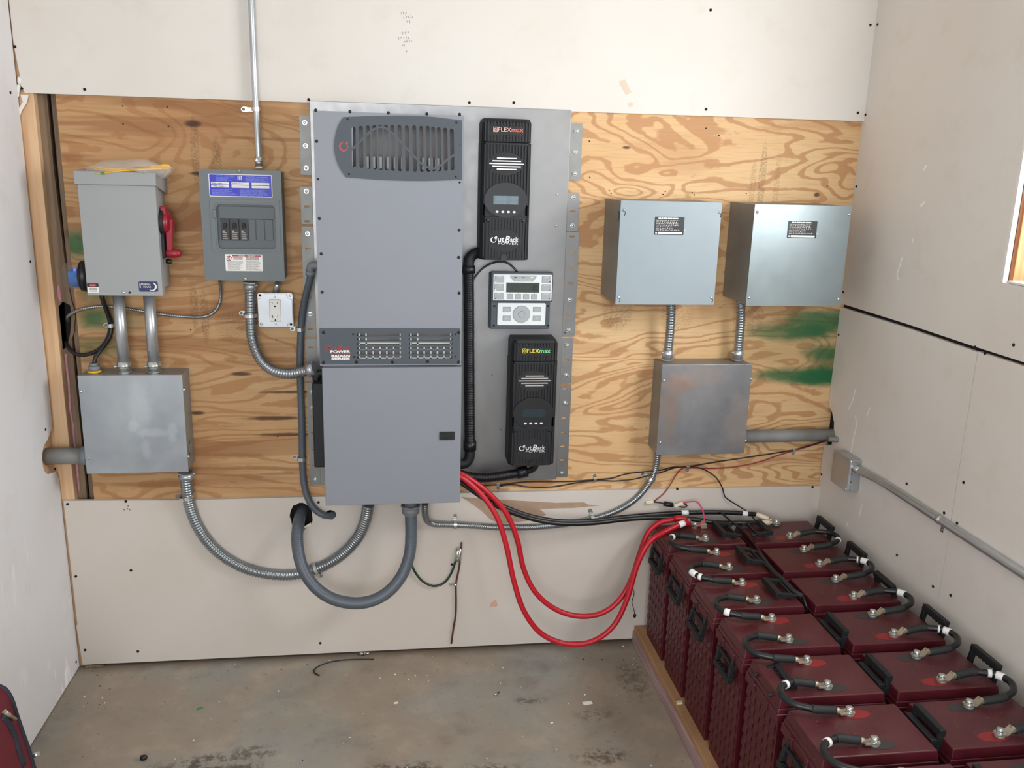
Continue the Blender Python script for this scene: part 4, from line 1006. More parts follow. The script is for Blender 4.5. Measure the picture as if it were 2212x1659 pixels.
# ================================================================== system keypad
D = .062
W = lambda u, v: xz(u, v, D)
x0, z1 = W(1062, 588); x1, z0 = W(1190, 712); zm = W(1125, 650)[1]
t = thing('system_controller', 'dark keypad module with pale face, small screen and round wheel', 'control keypad', (x0, -.02, z0))
b = MB().box(x0-.004, x1-.006, -.034, -.0205, z0, z1-.004).box(x0, x1-.004, -.054, -.034, z0, zm+.004); part('base', b, 'charc', t, bev=.003)
b = MB().box(x0, x1+.001, -D, -.034, zm-.002, z1).box(x1, x1+.003, -.055, -.042, W(1190, 625)[1], W(1190, 606)[1]); part('display_housing', b, 'charc', t, bev=.004)
f = MB(); a0, a1 = W(1065, 650); c0, c1 = W(1192, 593); fx0, fx1, fz0, fz1 = a0, W(1192, 620)[0], W(1128, 649)[1], W(1128, 593)[1]
f.prism(rrect(fx0, fx1, fz0, fz1, .004), -D-.0012, -D+.001); part('upper_face', f, 'face', t, bev=.0004)
w = fx1-fx0; h = fz1-fz0; y = -D-.0012
def btn(parent, xa, xb, za, zb, y, txt=None, led=None, side=0, tz=.85):
    b = MB().prism(rrect(xa, xb, za, zb, .0012), y-.0002, y, 1).prism(rrect(xa+.0006, xb-.0006, za+.0006, zb-.0006, .001), y-.0012, y, 0)
    if txt:
        hh = (zb-za)*.16; n = len(txt)*.0019; xc = (xa+xb)/2
        n = min(n, (xb-xa)*.8); zc = za+(zb-za)*tz
        b.text(txt, xc-n/2, xc+n/2, zc-hh/2, zc+hh/2, y-.0013, 2)
    o = part('button', b, ('btn', 'btn_l', 'paper'), parent)
    if led:
        xx = xa+.0035 if side < 0 else xb-.0035; e = MB().box(xx-.0016, xx+.0016, y-.0018, y-.001, za+.0015, za+.0042)
        part('indicator_light', e, led, o)
rows = ((.69, .95), (.37, .63), (.04, .30))
for i, (nm, led) in enumerate((('INVERTER', 'led_g'), ('CHARGER', 'led_y'), ('GEN', 'ink'))):
    btn(t, fx0+w*.02, fx0+w*.18, fz0+h*rows[i][0], fz0+h*rows[i][1], y, nm, led, -1)
for i, (nm, led) in enumerate((('EVENTS', 'led_off'), ('AC INPUT', 'led_off2'), ('FAVORITES', 'ink'))):
    btn(t, fx0+w*.825, fx0+w*.98, fz0+h*rows[i][0], fz0+h*rows[i][1], y, nm, led, 1)
b = MB().prism([(fx0+w*.28, fz1-h*.03), (fx0+w*.73, fz1-h*.03), (fx0+w*.73, fz1-h*.10), (fx0+w*.67, fz1-h*.27), (fx0+w*.35, fz1-h*.27), (fx0+w*.28, fz1-h*.10)], y-.0004, y, 0); b.text('BATTERY STATUS', fx0+w*.38, fx0+w*.64, fz1-h*.225, fz1-h*.18, y-.0005, 1)
bs = part('status_strip', b, ('btn', 'paper'), t)
for i, l in enumerate(('led_off', 'led_off2', 'led_g')):
    xc = fx0+w*(.37+.14*i); b = MB().box(xc-.0035, xc+.0035, y-.0009, y-.0003, fz1-h*.13, fz1-h*.09); part('indicator_light', b, l, bs)
sx0, sx1, sz0, sz1 = fx0+w*.225, fx0+w*.78, fz0+h*.325, fz0+h*.675
b = MB().box(sx0-.001, sx1+.001, y-.0004, y, sz0-.001, sz1+.001, 1).box(sx0, sx1, y-.0006, y, sz0, sz1, 0)
for i, z in enumerate((.72, .5, .28)):
    zz_ = sz0+(sz1-sz0)*z; b.box(sx0+w*.13, sx0+w*.41, y-.0007, y, zz_-.0003, zz_+.0003, 1); b.box(sx0+w*.085, sx0+w*.1, y-.0007, y, zz_-.0015, zz_+.0015, 1); lines(b, sx0+w*.44, sx0+w*.53, zz_-.0018, zz_+.0018, 1, y-.0007, 1, 60+i, .8, .1)
b.box(sx0+w*.13, sx0+w*.19, y-.0008, y, sz0+(sz1-sz0)*.69, sz0+(sz1-sz0)*.75, 1)
part('lcd_screen', b, ('lcd', 'lcd_d'), t)
for i in range(4):
    xa = fx0+w*(.235+.138*i); btn(t, xa, xa+w*.105, fz0+h*.05, fz0+h*.25, y); 
b = MB()
for i in range(4): xa = fx0+w*(.2875+.138*i); b.box(xa-.0004, xa+.0004, y-.0002, y, fz0+h*.25, fz0+h*.325)
part('key_line', b, 'btn_l', t)
D2 = .055; gx0, gz0 = xz(1074, 702, D2); gx1, gz1 = xz(1179, 655, D2); y2 = -D2
b = MB().prism(rrect(gx0, gx1, gz0, gz1, .004), y2-.0012, y2+.0015); part('lower_face', b, 'face', t, bev=.0004)
w2 = gx1-gx0; h2 = gz1-gz0; y2 -= .0012
for nm, fx, fz in (('TOP', .11, .60), ('UP', .735, .60), ('LOCK', .11, .20), ('PORT', .735, .20)): btn(t, gx0+w2*fx, gx0+w2*(fx+.17), gz0+h2*fz, gz0+h2*(fz+.23), y2, nm, tz=.5)
c = (gx0+w2*.5, gz0+h2*.5); b = MB().prism(ell(c[0], c[1], .0272, .0272, 40), y2-.0008, y2, 1).prism(ell(c[0], c[1], .0265, .0265, 40), y2-.0022, y2, 0).prism(ell(c[0], c[1], .0106, .0106, 28), y2-.0026, y2, 1).prism(ell(c[0], c[1], .0098, .0098, 28), y2-.0036, y2, 0); part('control_wheel', b, ('btn', 'btn_l'), t)
for u, v in ((1068, 661), (1184, 661), (1067, 703), (1183, 703)):
    b = MB(); p = A(u, v, .0545); b.tube([p+Vector((0, .003, 0)), p+Vector((0, -.0012, 0))], .0032, 12); part('screw', b, 'hole', t)
# ================================================================== duplex outlet box
D = .045; W = lambda u, v: xz(u, v, D)
x0, z1 = W(556, 634); x1, z0 = W(633, 706); cxm = (x0+x1)/2; czm = (z0+z1)/2; hs = .0515
t = thing('outlet_box', 'square steel box with a white duplex outlet below the breaker panel', 'outlet box', (cxm, 0, czm-hs))
b = open_box(cxm-hs+.0015, cxm+hs-.0015, -.038, -.0005, czm-hs+.0015, czm+hs-.0015); part('box_body', b, 'galv', t, bev=.002)
ows = (.0165, .036); oc = rrect(cxm+.0-.017, cxm+.017, czm-.034, czm+.034, .002)
b = MB().prism(rrect(cxm-hs, cxm+hs, czm-hs, czm+hs, .006), -.0395, -.038)
b.curve2d([[(cxm+a*hs, czm+c_*hs) for a, c_ in ((-.66, .97), (.66, .97), (.68, .80), (.80, .68), (.97, .66), (.97, -.66), (.80, -.68), (.68, -.80), (.66, -.97), (-.66, -.97), (-.68, -.80), (-.80, -.68), (-.97, -.66), (-.97, .66), (-.80, .68), (-.68, .80))], oc], -.0480, -.0395)
part('cover_plate', b, 'galv', t, bev=.002)
b = MB().prism(rrect(cxm-.0162, cxm+.0162, czm-.0332, czm+.0332, .002), -.0487, -.040, 0)
b.prism(rrect(cxm-.006, cxm+.006, czm-.0045, czm+.0045, .001), -.0493, -.0487, 0)
for s_ in (1, -1):
    zc = czm+s_*.021; b.box(cxm-.0088, cxm-.0072, -.0490, -.046, zc-.002, zc+.006, 1); b.box(cxm-.0115, cxm-.0072, -.0490, -.046, zc+.0032, zc+.0046, 1); b.box(cxm+.006, cxm+.0074, -.0490, -.046, zc-.001, zc+.0055, 1); b.prism(ell(cxm-.0005, zc-.0085, .0026, .0026, 12), -.0490, -.046, 1)
part('receptacle', b, ('paper', 'hole'), t, label='white duplex receptacle')
for a, c_ in ((-.86, .86), (.86, .86), (-.86, -.86), (.86, -.86)):
    b = MB(); b.dome((cxm+a*hs, -.0395, czm+c_*hs), (0, -1, 0), .004, .002); part('screw', b, 'galv' if a*c_ > 0 else 'hole', t)
b = MB(); b.dome((cxm, -.0480, czm+.042), (0, -1, 0), .0032, .0012); b.dome((cxm, -.0480, czm-.042), (0, -1, 0), .0032, .0012); part('screw', b, 'zinc', t)
b = MB(); p0 = A(600, 612, .05); p1 = A(595, 632, .03); b.tube([p0, p0.lerp(p1, .5)+Vector((-.001, 0, 0)), p1], .0085, 12); solo('short_nipple', b, 'galv', 'short flattened steel nipple joining breaker panel and outlet box', 'conduit fitting')
# ================================================================== rigid and flexible conduit
def V(*a): return Vector(a)
# service conduit down from the ceiling to the breaker panel
t = thing('steel_conduit', 'slim steel conduit running from the ceiling down to the breaker panel', 'conduit', (A(548, 100, .03).x, -.03, A(548, 100, .03).z))
pb = A(560, 362, .05); pa = A(553, 236, .03)
path = crom([V(pa.x, -.03, ZC-.001), V(pa.x, -.03, 2.1), V(pa.x, -.03, 1.86), V(pa.x+.001, -.032, 1.78), V(pb.x-.001, -.045, pb.z+.07), V(pb.x, -.05, pb.z+.01)], .03)
part('pipe', MB().tube(path, .0092, 16), 'galv', t)
b = MB(); connector(b, V(pb.x, -.05, pb.z-.002), (0, 0, 1), .0095, .032); b.cyl((pb.x-.004, -.058, pb.z+.02), (pb.x-.004, -.067, pb.z+.02), .003, 8); part('connector', b, 'zinc', t)
p = A(553, 236, .03); st = strap(553, 236, .03, .0095, 90, 1, 'small strap holding the slim conduit at the plywood top edge', .03)
for ch in st.children: pass
# two conduits between switch and lower box
zt_ = LB[3]
for (u0, u1, lab) in ((256, 268, 'left of two short steel conduits below the safety switch'), (322, 333, 'right of two short steel conduits below the safety switch')):
    a_ = A(u0, 640, .065); c_ = A(u1, 794, .065); xx = (a_.x+c_.x)/2
    t = thing('steel_conduit', lab, 'conduit', (xx, -.065, zt_))
    a_ = V(a_.x, -.065, xz(300, 640, .1)[1]+.02); c_ = V(c_.x, -.065, zt_)
    part('pipe', MB().cyl(a_, c_+V(0, 0, .004), .0165, 20), 'galv', t)
    b = MB(); connector(b, c_, (0, 0, 1), .0170, .034, 0, (-.9, -.5, 0)); part('connector', b, 'zinc', t)
    b = MB(); b.tube([a_-V(0, 0, .012), a_-V(0, 0, .004)], .0205, 8, 0, sm=False); part('locknut', b, 'zinc', t)
def flexline(name, label, pts, r, mat='flex', pitch=.0088, amp=.10, ends=(), cat='conduit', loc=None, emat='galv'):
    path = pp(pts, .006); m = path[len(path)//2]
    t = thing(name, label, cat, m if loc is None else loc)
    b = MB(); ribbed(b, path, r, pitch, amp); part('hose', b, mat, t)
    for (i, L, sc) in ends:
        b = MB(); p = path[i]; q_ = path[i+(3 if i == 0 else -3)]
        connector(b, p, q_-p, r*1.02, L, 0, sc); part('connector', b, emat, t)
    return t
flexline('flexible_conduit', 'ribbed steel conduit curving from breaker panel bottom to the inverter side', [(541, 609, .05), (541, 640, .05), (542, 690, .045), (546, 735, .045), (562, 775, .055), (588, 799, .068), (622, 807, .085), (655, 802, .10), (681, 795, .115)], .0172, ends=((0, .024, (1, -.6, .3)), (-1, .026, (.2, -.3, 1))))
strap(541, 681, .045, .0178, 92, 1, 'strap on the ribbed conduit left of the outlet box', .016, .0)
flexline('flexible_conduit', 'thick ribbed steel conduit looping from lower left box to the cabinet bottom', [(402, 1019, .05), (403, 1045, .045), (410, 1090, .03), (428, 1138, .027), (462, 1184, .027), (508, 1217, .027), (560, 1236, .027), (625, 1242, .027), (682, 1229, .027), (732, 1203, .035), (770, 1165, .055), (789, 1125, .08), (796, 1088, .10)], .0192, ends=((0, .022, (1, -.2, .3)),))
strap(403, 1074, .036, .0198, -75, -1, 'strap on the thick looping conduit at the plywood bottom edge', .018, .0)
strap(684, 1229, .027, .0198, 22, -1, 'strap on the thick looping conduit behind the grey hose', .015, .013)
flexline('flexible_conduit', 'long ribbed steel conduit along the wall from cabinet bottom to stained box', [(918, 1088, .10), (918, 1104, .09), (921, 1121, .06), (934, 1131, .035), (965, 1133, .025), (1000, 1134, .025), (1080, 1139, .025), (1160, 1138, .025), (1240, 1129, .025), (1310, 1112, .025), (1365, 1084, .025), (1400, 1047, .025), (1416, 1012, .04), (1421, 978, .05)], .0115, pitch=.0068, ends=())
strap(983, 1133, .025, .012, -2, 1, 'shiny strap on the wall conduit under the cabinet', .016, .013, 'zinc')
strap(1280, 1121, .025, .012, 14, 1, 'strap on the wall conduit beside the dark cables', .016, .013)
strap(1407, 1035, .028, .012, 62, 1, 'strap on the wall conduit below the stained box', .014, .0)
flexline('flexible_conduit', 'short ribbed conduit from the pale blue box down to the stained box', [(1450, 656, .075), (1449, 690, .07), (1446, 730, .062), (1441, 776, .05)], .0150, ends=((-1, .034, (-1, -.3, .2)),))
flexline('flexible_conduit', 'short ribbed conduit from the box by the right wall down to the stained box', [(1600, 640, .075), (1600, 690, .07), (1597, 730, .062), (1593, 776, .05)], .0150, ends=((-1, .034, (-1, -.3, .2)),))
# armoured cable
t = flexline('armoured_cable', 'thin armoured cable from breaker panel to the stud cavity', [(475, 607, .045), (477, 630, .02), (474, 655, .012), (462, 674, .012), (440, 684, .012), (400, 684, .012), (360, 680, .012), (325, 675, .012), (270, 666, .012), (220, 662, .012), (180, 667, .010), (155, 677, .0), (146, 686, -.02), (150, 698, -.06)], .0052, pitch=.005, amp=.09, cat='cable')
# grey liquid-tight hoses
def hose(name, label, pts, r, mat, cat='hose', n=14, step=.01, end=None, pitch=None):
    path = pp(pts, step); t = thing(name, label, cat, path[len(path)//2])
    b = MB()
    if pitch: ribbed(b, path, r, pitch, .012, n)
    else: b.tube(path, r, n)
    part('hose', b, mat, t); return t, path
t, path = hose('liquidtight_hose', 'thick dark grey hose looping from the wall hole to the cabinet bottom', [(660, 1098, -.06), (652, 1106, -.01), (645, 1130, .06), (642, 1165, .10), (647, 1205, .135), (660, 1240, .155), (685, 1272, .17), (720, 1294, .18), (765, 1303, .185), (805, 1297, .18), (840, 1277, .17), (868, 1243, .155), (884, 1200, .14), (888, 1155, .13), (887, 1104, .125)], .0190, 'liq', pitch=.006)
b = MB(); p = V(path[-1].x, path[-1].y, LZ0); zb_ = A(887, 1107, .125).z; b.tube([p+V(0, 0, .001), V(p.x, p.y, zb_+.026)], .022, 20); b.tube([V(p.x, p.y, zb_+.026), V(p.x, p.y, zb_+.020)], .031, 8, sm=False); b.tube([V(p.x, p.y, zb_+.020), V(p.x, p.y, zb_)], .0275, 20); b.tube([V(p.x, p.y, zb_), V(p.x, p.y, zb_-.006)], [.0265, .022], 20); part('gland_nut', b, 'pvc', t)
t, path = hose('liquidtight_hose', 'slim grey hose down the left side of the cabinets into the wall', [(674, 584, .085), (668, 610, .07), (659, 645, .045), (652, 690, .022), (649, 740, .018), (648, 800, .018), (650, 860, .018), (652, 920, .018), (653, 985, .018), (655, 1030, .02), (662, 1068, .025), (678, 1098, .03), (700, 1113, .03), (716, 1113, .015), (722, 1104, -.02), (722, 1100, -.06)], .0108, 'liq', pitch=.006)
b = MB(); p = A(671, 577, .09); b.tube(crom([V(IX0+.002, -.10, p.z+.004), p+V(.010, -.004, .006), p+V(.001, -.003, .002), p+V(-.0005, .002, -.012)], .004), .0115, 14); b.tube([p+V(-.0005, .003, -.010), p+V(-.002, .008, -.024)], .0145, 14); part('elbow_fitting', b, 'pvc', t)
strap(648, 711, .02, .0115, 95, 1, 'strap on the slim grey hose beside the outlet box', .014, .0)
strap(652, 991, .018, .0115, 88, 1, 'strap low on the slim grey hose near the black side box', .014, .0)
# ---- PVC pipes
t = thing('pvc_pipe', 'old grey plastic pipe from the lower left box into the left wall', 'pipe', (LB[0], -.06, xz(96, 984, .06)[1]))
zc = xz(140, 985, .06)[1]
part('pipe', MB().cyl((XL-.03, -.06, zc), (LB[0]-.008, -.06, zc), .0255, 24), 'pvc_o', t); part('coupling', MB().cyl((LB[0]-.022, -.06, zc), (LB[0]+.001, -.06, zc), .0285, 24), 'pvc', t)
zc = (xz(1700, 927, .05)[1]+xz(1700, 955, .05)[1])/2
t = thing('pvc_pipe', 'grey plastic pipe from the stained box to the notch in the right wall', 'pipe', (B3x, -.05, zc))
part('pipe', MB().cyl((B3x+.006, -.05, zc), (XR+.04, -.05, zc), .0215, 24), 'pvc_o', t); part('coupling', MB().cyl((B3x, -.05, zc), (B3x+.02, -.05, zc), .0245, 24), 'pvc', t)
a_ = A(1789, 948, .085); b = MB(); b.tube([V(a_.x, -.085, a_.z), V(XR-.002, -.088, a_.z-.002), V(XR+.0, -.088, a_.z-.002)], [.0095, .0095, .0095], 16)
solo('pvc_stub', b, 'pvc_o', 'short thin grey pipe stub beside the large pipe in the right corner', 'pipe')
# ---- right wall junction box with its conduit
t = thing('junction_box', 'small square steel junction box low on the right wall', 'electrical box', (XR, -.20, .645))
jx, jy0, jy1, jz0, jz1 = 2.384, -.258, -.150, .648, .757
b = MB().box(jx+.001, XR-.0002, jy0+.001, jy1-.001, jz0+.001, jz1-.001); part('box_body', b, 'galv', t, bev=.004)
b = MB().box(jx-.0012, jx+.001, jy0, jy1, jz0, jz1); part('cover', b, 'galv', t, bev=.002)
b = MB()
for y, z in ((jy1-.008, jz1-.008), (jy0+.008, jz0+.008)): b.dome((jx-.001, y, z), (-1, 0, 0), .004, .003)
part('cover_screw', b, 'zinc', t)
b = MB()
for z in (jz0+.022, jz0+.048): b.tube([(jx+.021, jy0-.0006, z), (jx+.021, jy0+.001, z)], .0105, 18)
for z in (jz0+.008, jz0+.035, jz0+.062): b.cyl((jx+.010, jy0-.0008, z), (jx+.010, jy0+.001, z), .0016, 8, 1)
part('knockout', b, ('galv', 'hole'), t)
t = thing('steel_conduit', 'grey steel conduit running along the right wall from the small junction box', 'conduit', (2.40, -.6, .72))
zc = jz1-.028
path = crom([V(jx+.02, jy0-.012, zc), V(jx+.021, -.29, zc), V(2.412, -.345, zc+.003), V(2.4135, -.45, zc+.006), V(2.4135, -.8, zc+.006), V(2.4135, -1.6, zc+.010)], .02)
part('pipe', MB().tube(path, .0115, 16), 'galv', t)
b = MB(); connector(b, V(jx+.02, jy0-.0005, zc), (0, -1, 0), .0115, .024); part('connector', b, 'zinc', t)
p = AX(2030, 1128, 2.4135)
t = thing('conduit_strap', 'strap holding the conduit on the right wall', 'strap', (XR, p.y, p.z), 'conduit straps')
b = MB(); b.tube([V(2.4135, p.y-.006, zc+.006), V(2.4135, p.y+.006, zc+.006)], .0132, 16); b.box(XR-.002, XR-.0002, p.y-.006, p.y+.006, zc-.03, zc-.004); part('band', b, 'zinc', t)
b = MB(); b.dome((XR-.002, p.y, zc-.023), (-1, 0, 0), .004, .0025); part('screw', b, 'hdg', t)
# ================================================================== looms
t, path = hose('cable_loom', 'black corrugated loom running upright beside the inverter and upper controller', [(1036, 545, .06), (1024, 549, .07), (1014, 560, .075), (1012, 580, .075)], .0165, 'blk_m')
ch = [c_ for c_ in t.children][0]; ch.name = 'elbow'
b = MB(); ribbed(b, pp([(1012, 585, .075), (1013, 700, .075), (1014, 860, .075), (1015, 975, .075)], .008), .0172, .0055, .07); part('corrugated_tube', b, 'blk', t)
b = MB(); b.tube([A(1012, 574, .075), A(1012.3, 590, .075)], .0205, 18); b.tube([A(1015, 952, .075), A(1015, 972, .075)], .0205, 18); part('coupling', b, 'blk', t)
b = MB(); b.tube(pp([(1015, 968, .075), (1014, 988, .075), (1006, 1000, .075), (990, 1003, .075)], .006), .0165, 14); part('elbow', b, 'blk_m', t)
t, path = hose('cable_loom', 'black corrugated loom running level under the lower charge controller', [(1133, 1019, .075), (1148, 1015, .082), (1156, 1008, .095), (1157, 1000, .108)], .0105, 'blk_m')
[c_ for c_ in t.children][0].name = 'elbow'
b = MB(); ribbed(b, pp([(985, 1023, .09), (1020, 1031, .085), (1060, 1031, .08), (1100, 1025, .078), (1124, 1021, .075)], .008), .0165, .0055, .08); part('corrugated_tube', b, 'blk', t)
b = MB(); b.tube([A(1116, 1022, .076), A(1139, 1018, .075)], .0195, 18); part('coupling', b, 'blk', t)
def cable(name, label, pts, r, mat, cat='cable', step=.012, n=10, extra=None, group=None):
    path = pp(pts, step); b = MB().tube(path, r, n)
    t = thing(name, label, cat, path[len(path)//2], group); part('jacket', b, mat, t); return t, path
def solocable(name, label, pts, r, mat, cat='cable', step=.012, n=8, group=None):
    path = pp(pts, step); b = MB().tube(path, r, n); solo(name, b, mat, label, cat, group, loc=path[len(path)//2]); return path
solocable('data_cable', 'thin black cable arching from the loom to the top of the keypad', [(1016, 622, .07), (1022, 605, .055), (1040, 582, .045), (1062, 569, .042), (1085, 565, .042), (1104, 573, .045), (1118, 588, .05)], .0030, 'blkcab')
# black cables below the safety switch
t, path = cable('black_cable', 'black cable from the safety switch to the top of the lower left box', [(220, 636, .07), (225, 655, .05), (237, 685, .02), (241, 705, .012), (236, 730, .02), (218, 756, .04), (206, 772, .055), (203, 792, .06)], .0058, 'blkcab')
b = MB(); p = V(path[-1].x, path[-1].y, LB[3]); b.tube([p, p+V(0, 0, .006)], .0195, 18, 1); b.tube([p+V(0, 0, .004), p+V(0, 0, .020)], .0165, 12); b.tube([p+V(0, 0, .020), p+V(0, 0, .028)], .012, 12); part('cord_grip', b, ('pvc', 'yel'), t, label='grey cord grip on a yellow washer')
solocable('black_cable', 'black cable looping from the safety switch into the stud cavity', [(218, 636, .06), (222, 652, .045), (234, 684, .015), (238, 705, .010), (232, 732, .012), (212, 756, .012), (182, 767, .012), (160, 763, .008), (147, 750, -.01), (142, 735, -.04), (143, 728, -.07)], .0058, 'blkcab')
strap(239, 703, .012, .0075, 95, 1, 'strap holding the black cables below the safety switch', .010, .0)
# ================================================================== battery bank
TZ = .065; PITCH = .207; Y0 = -.162; LXc, RXc = 1.9385, 2.2285; LIDZ = .410
tr = thing('battery_tray', 'long wooden platform under the maroon batteries', 'platform', (2.08, -.8, 0))
part('deck', MB().box(1.782, 2.412, -1.72, -.016, .045, TZ), 'tray', tr, bev=.0015); part('side_rail', MB().box(1.777, 1.812, -1.72, -.016, 0, .045), 'trayside', tr, bev=.002, label='greyish purple lumber rail'); part('side_rail', MB().box(2.36, 2.40, -1.72, -.016, 0, .045), 'trayside', tr)
def loop_handle():  # hinge at origin, reaching along +x, grip parallel to y
    b = MB(); hw = .050; L = .066
    path = crom([(0, -hw*.80, 0), (.010, -hw*.84, 0), (.022, -hw*.86, 0)], .004)
    b.tube(path, .0046, 8, 0); b.tube([(p.x, -p.y, p.z) for p in path], .0046, 8, 0)
    b.box(L-.012, L+.004, -hw, hw, -.008, .008); b.box(.016, L-.012, -hw, -hw+.012, -.0065, .0065); b.box(.016, L-.012, hw-.012, hw, -.0065, .0065); b.box(.016, .024, -hw+.012, hw-.012, -.0045, .0045)
    for i in range(5): b.box(L-.016, L-.012, -.032+i*.0135, -.023+i*.0135, -.006, .006)
    return b
H_ME = None
def battery():
    t = thing('battery', 'x', 'battery'); hx, hy = .129, .085
    b = MB().box(-hx, hx, -hy, hy, 0, .352)
    for s in (-1, 1):
        for c_ in range(6):
            y0 = -hy+.010+c_*.0278; y1 = y0+.0235
            for k in range(9):
                z0 = .018+k*.036; z1 = z0+.033; X = s*hx; o = s*.0034
                b.hexa([(X, y0, z0), (X, y1, z0), (X+o, y1, z0+.010), (X+o*.3, y0, z0+.001), (X, y0, z1), (X, y1, z1), (X+o*.15, y1, z1), (X+o, y0, z1-.012)])
    for s in (-1, 1):
        for c_ in range(7):
            x0 = -hx+.012+c_*.0352; b.box(x0, x0+.029, s*hy, s*(hy+.003), .02, .335)
    part('case', b, 'bat', t, bev=.0015)
    b = MB(); 
    def fr(x0, y0, z0, x1, y1, z1): b.hexa([(-x0, -y0, z0), (x0, -y0, z0), (x0, y0, z0), (-x0, y0, z0), (-x1, -y1, z1), (x1, -y1, z1), (x1, y1, z1), (-x1, y1, z1)])
    fr(.137, .0925, .350, .1365, .092, .374); fr(.134, .0895, .374, .132, .0875, .386); fr(.131, .0865, .386, .1275, .0825, LIDZ)
    for s in (-1, 1): b.box(s*.134, s*.1405, -.044, -.030, .352, .374); b.box(s*.134, s*.1405, .030, .044, .352, .374)
    part('lid', b, 'batlid', t, bev=.0022)
    for nm, y, mt in (('positive', .0525, 'posmark'), ('negative', -.0525, 'negmark')):
        b = MB().prismz([(.014+.036*math.cos(a), y+.0165*math.sin(a)) for a in [i*2*math.pi/28 for i in range(28)]], LIDZ-.001, LIDZ+.0006)
        part('polarity_mark', b, mt, t, label=('red' if mt == 'posmark' else 'dark grey')+' oval around the terminal')
        b = MB().cyl((0, y, LIDZ-.001), (0, y, LIDZ+.006), .0115, 20); tm = part('terminal', b, 'hdg', t)
        b = MB().cyl((0, y, LIDZ+.0085), (0, y, LIDZ+.0105), .0108, 20).cyl((0, y, LIDZ+.0105), (0, y, LIDZ+.019), .0082, 6).dome((0, y, LIDZ+.019), (0, 0, 1), .006, .0015); part('terminal_bolt', b, 'zinc', tm)
    return t
bt0 = battery()
hme = mesh_of('handle', loop_handle(), ('blk_m',))
def add_handle(bat, side, ang, dz=.0, dy=0.0, yaw=0.0):
    o = bpy.data.objects.new('handle', hme); COL.objects.link(o); o.parent = bat
    o.location = (side*(.1385 if dz < .05 else .128), dy, .362+dz); o.rotation_euler = (0, math.radians(ang), yaw if side > 0 else yaw)
    md = o.modifiers.new('bevel', 'BEVEL'); md.width = .002; md.segments = 2
    return o
ORD = ['against the back wall', 'second from the back wall', 'third from the back wall', 'fourth from the back wall', 'fifth from the back wall', 'sixth from the back wall', 'seventh from the back wall']
# handle poses: angle about y of the reach direction (+x at 0, up at -90, down at 90, -x at 180)
LEFT_OUT = [100, 100, 100, 100, 172, 96, 100]      # left side of the left row (hanging unless flipped up onto the lid)
for k in range(7):
    y = Y0-PITCH*k
    bl = bt0 if k == 0 else dup(bt0)
    bl.location = (LXc, y, TZ); bl['label'] = 'maroon battery in the left row, '+ORD[k]+(', with the red cables' if k == 0 else ''); bl['group'] = 'maroon batteries'
LB_ = [o for o in bpy.data.objects if o.name.startswith('battery') and o.type == 'EMPTY' and not o.name.startswith('battery_tray')]
RB_ = []
for k in range(7):
    br = dup(bt0); br.location = (RXc, Y0-PITCH*k, TZ); br.rotation_euler = (0, 0, math.pi)
    br['label'] = 'maroon battery in the right row by the wall, '+ORD[k]; br['group'] = 'maroon batteries'; RB_.append(br)
LB_.sort(key=lambda o: -o.location.y)
for k, o in enumerate(LB_):
    if k == 4: h = add_handle(o, -1, -20, .030)
    else: h = add_handle(o, -1, 97 + (k % 3)*3)
    if k < 3: add_handle(o, 1, -173, .057) if k != 1 else add_handle(o, 1, -170, .057, .004)
    else: add_handle(o, 1, -88, -.022)
for k, o in enumerate(RB_):   # rotated 180 deg about z: its +x side faces the gap, its -x side the wall
    if k == 0: add_handle(o, 1, -172, .057)
    elif k > 2: add_handle(o, 1, -96, .0)
    if k in (0, 1, 2, 3, 4, 5, 6): add_handle(o, -1, -100 if k != 2 else -75, .012)
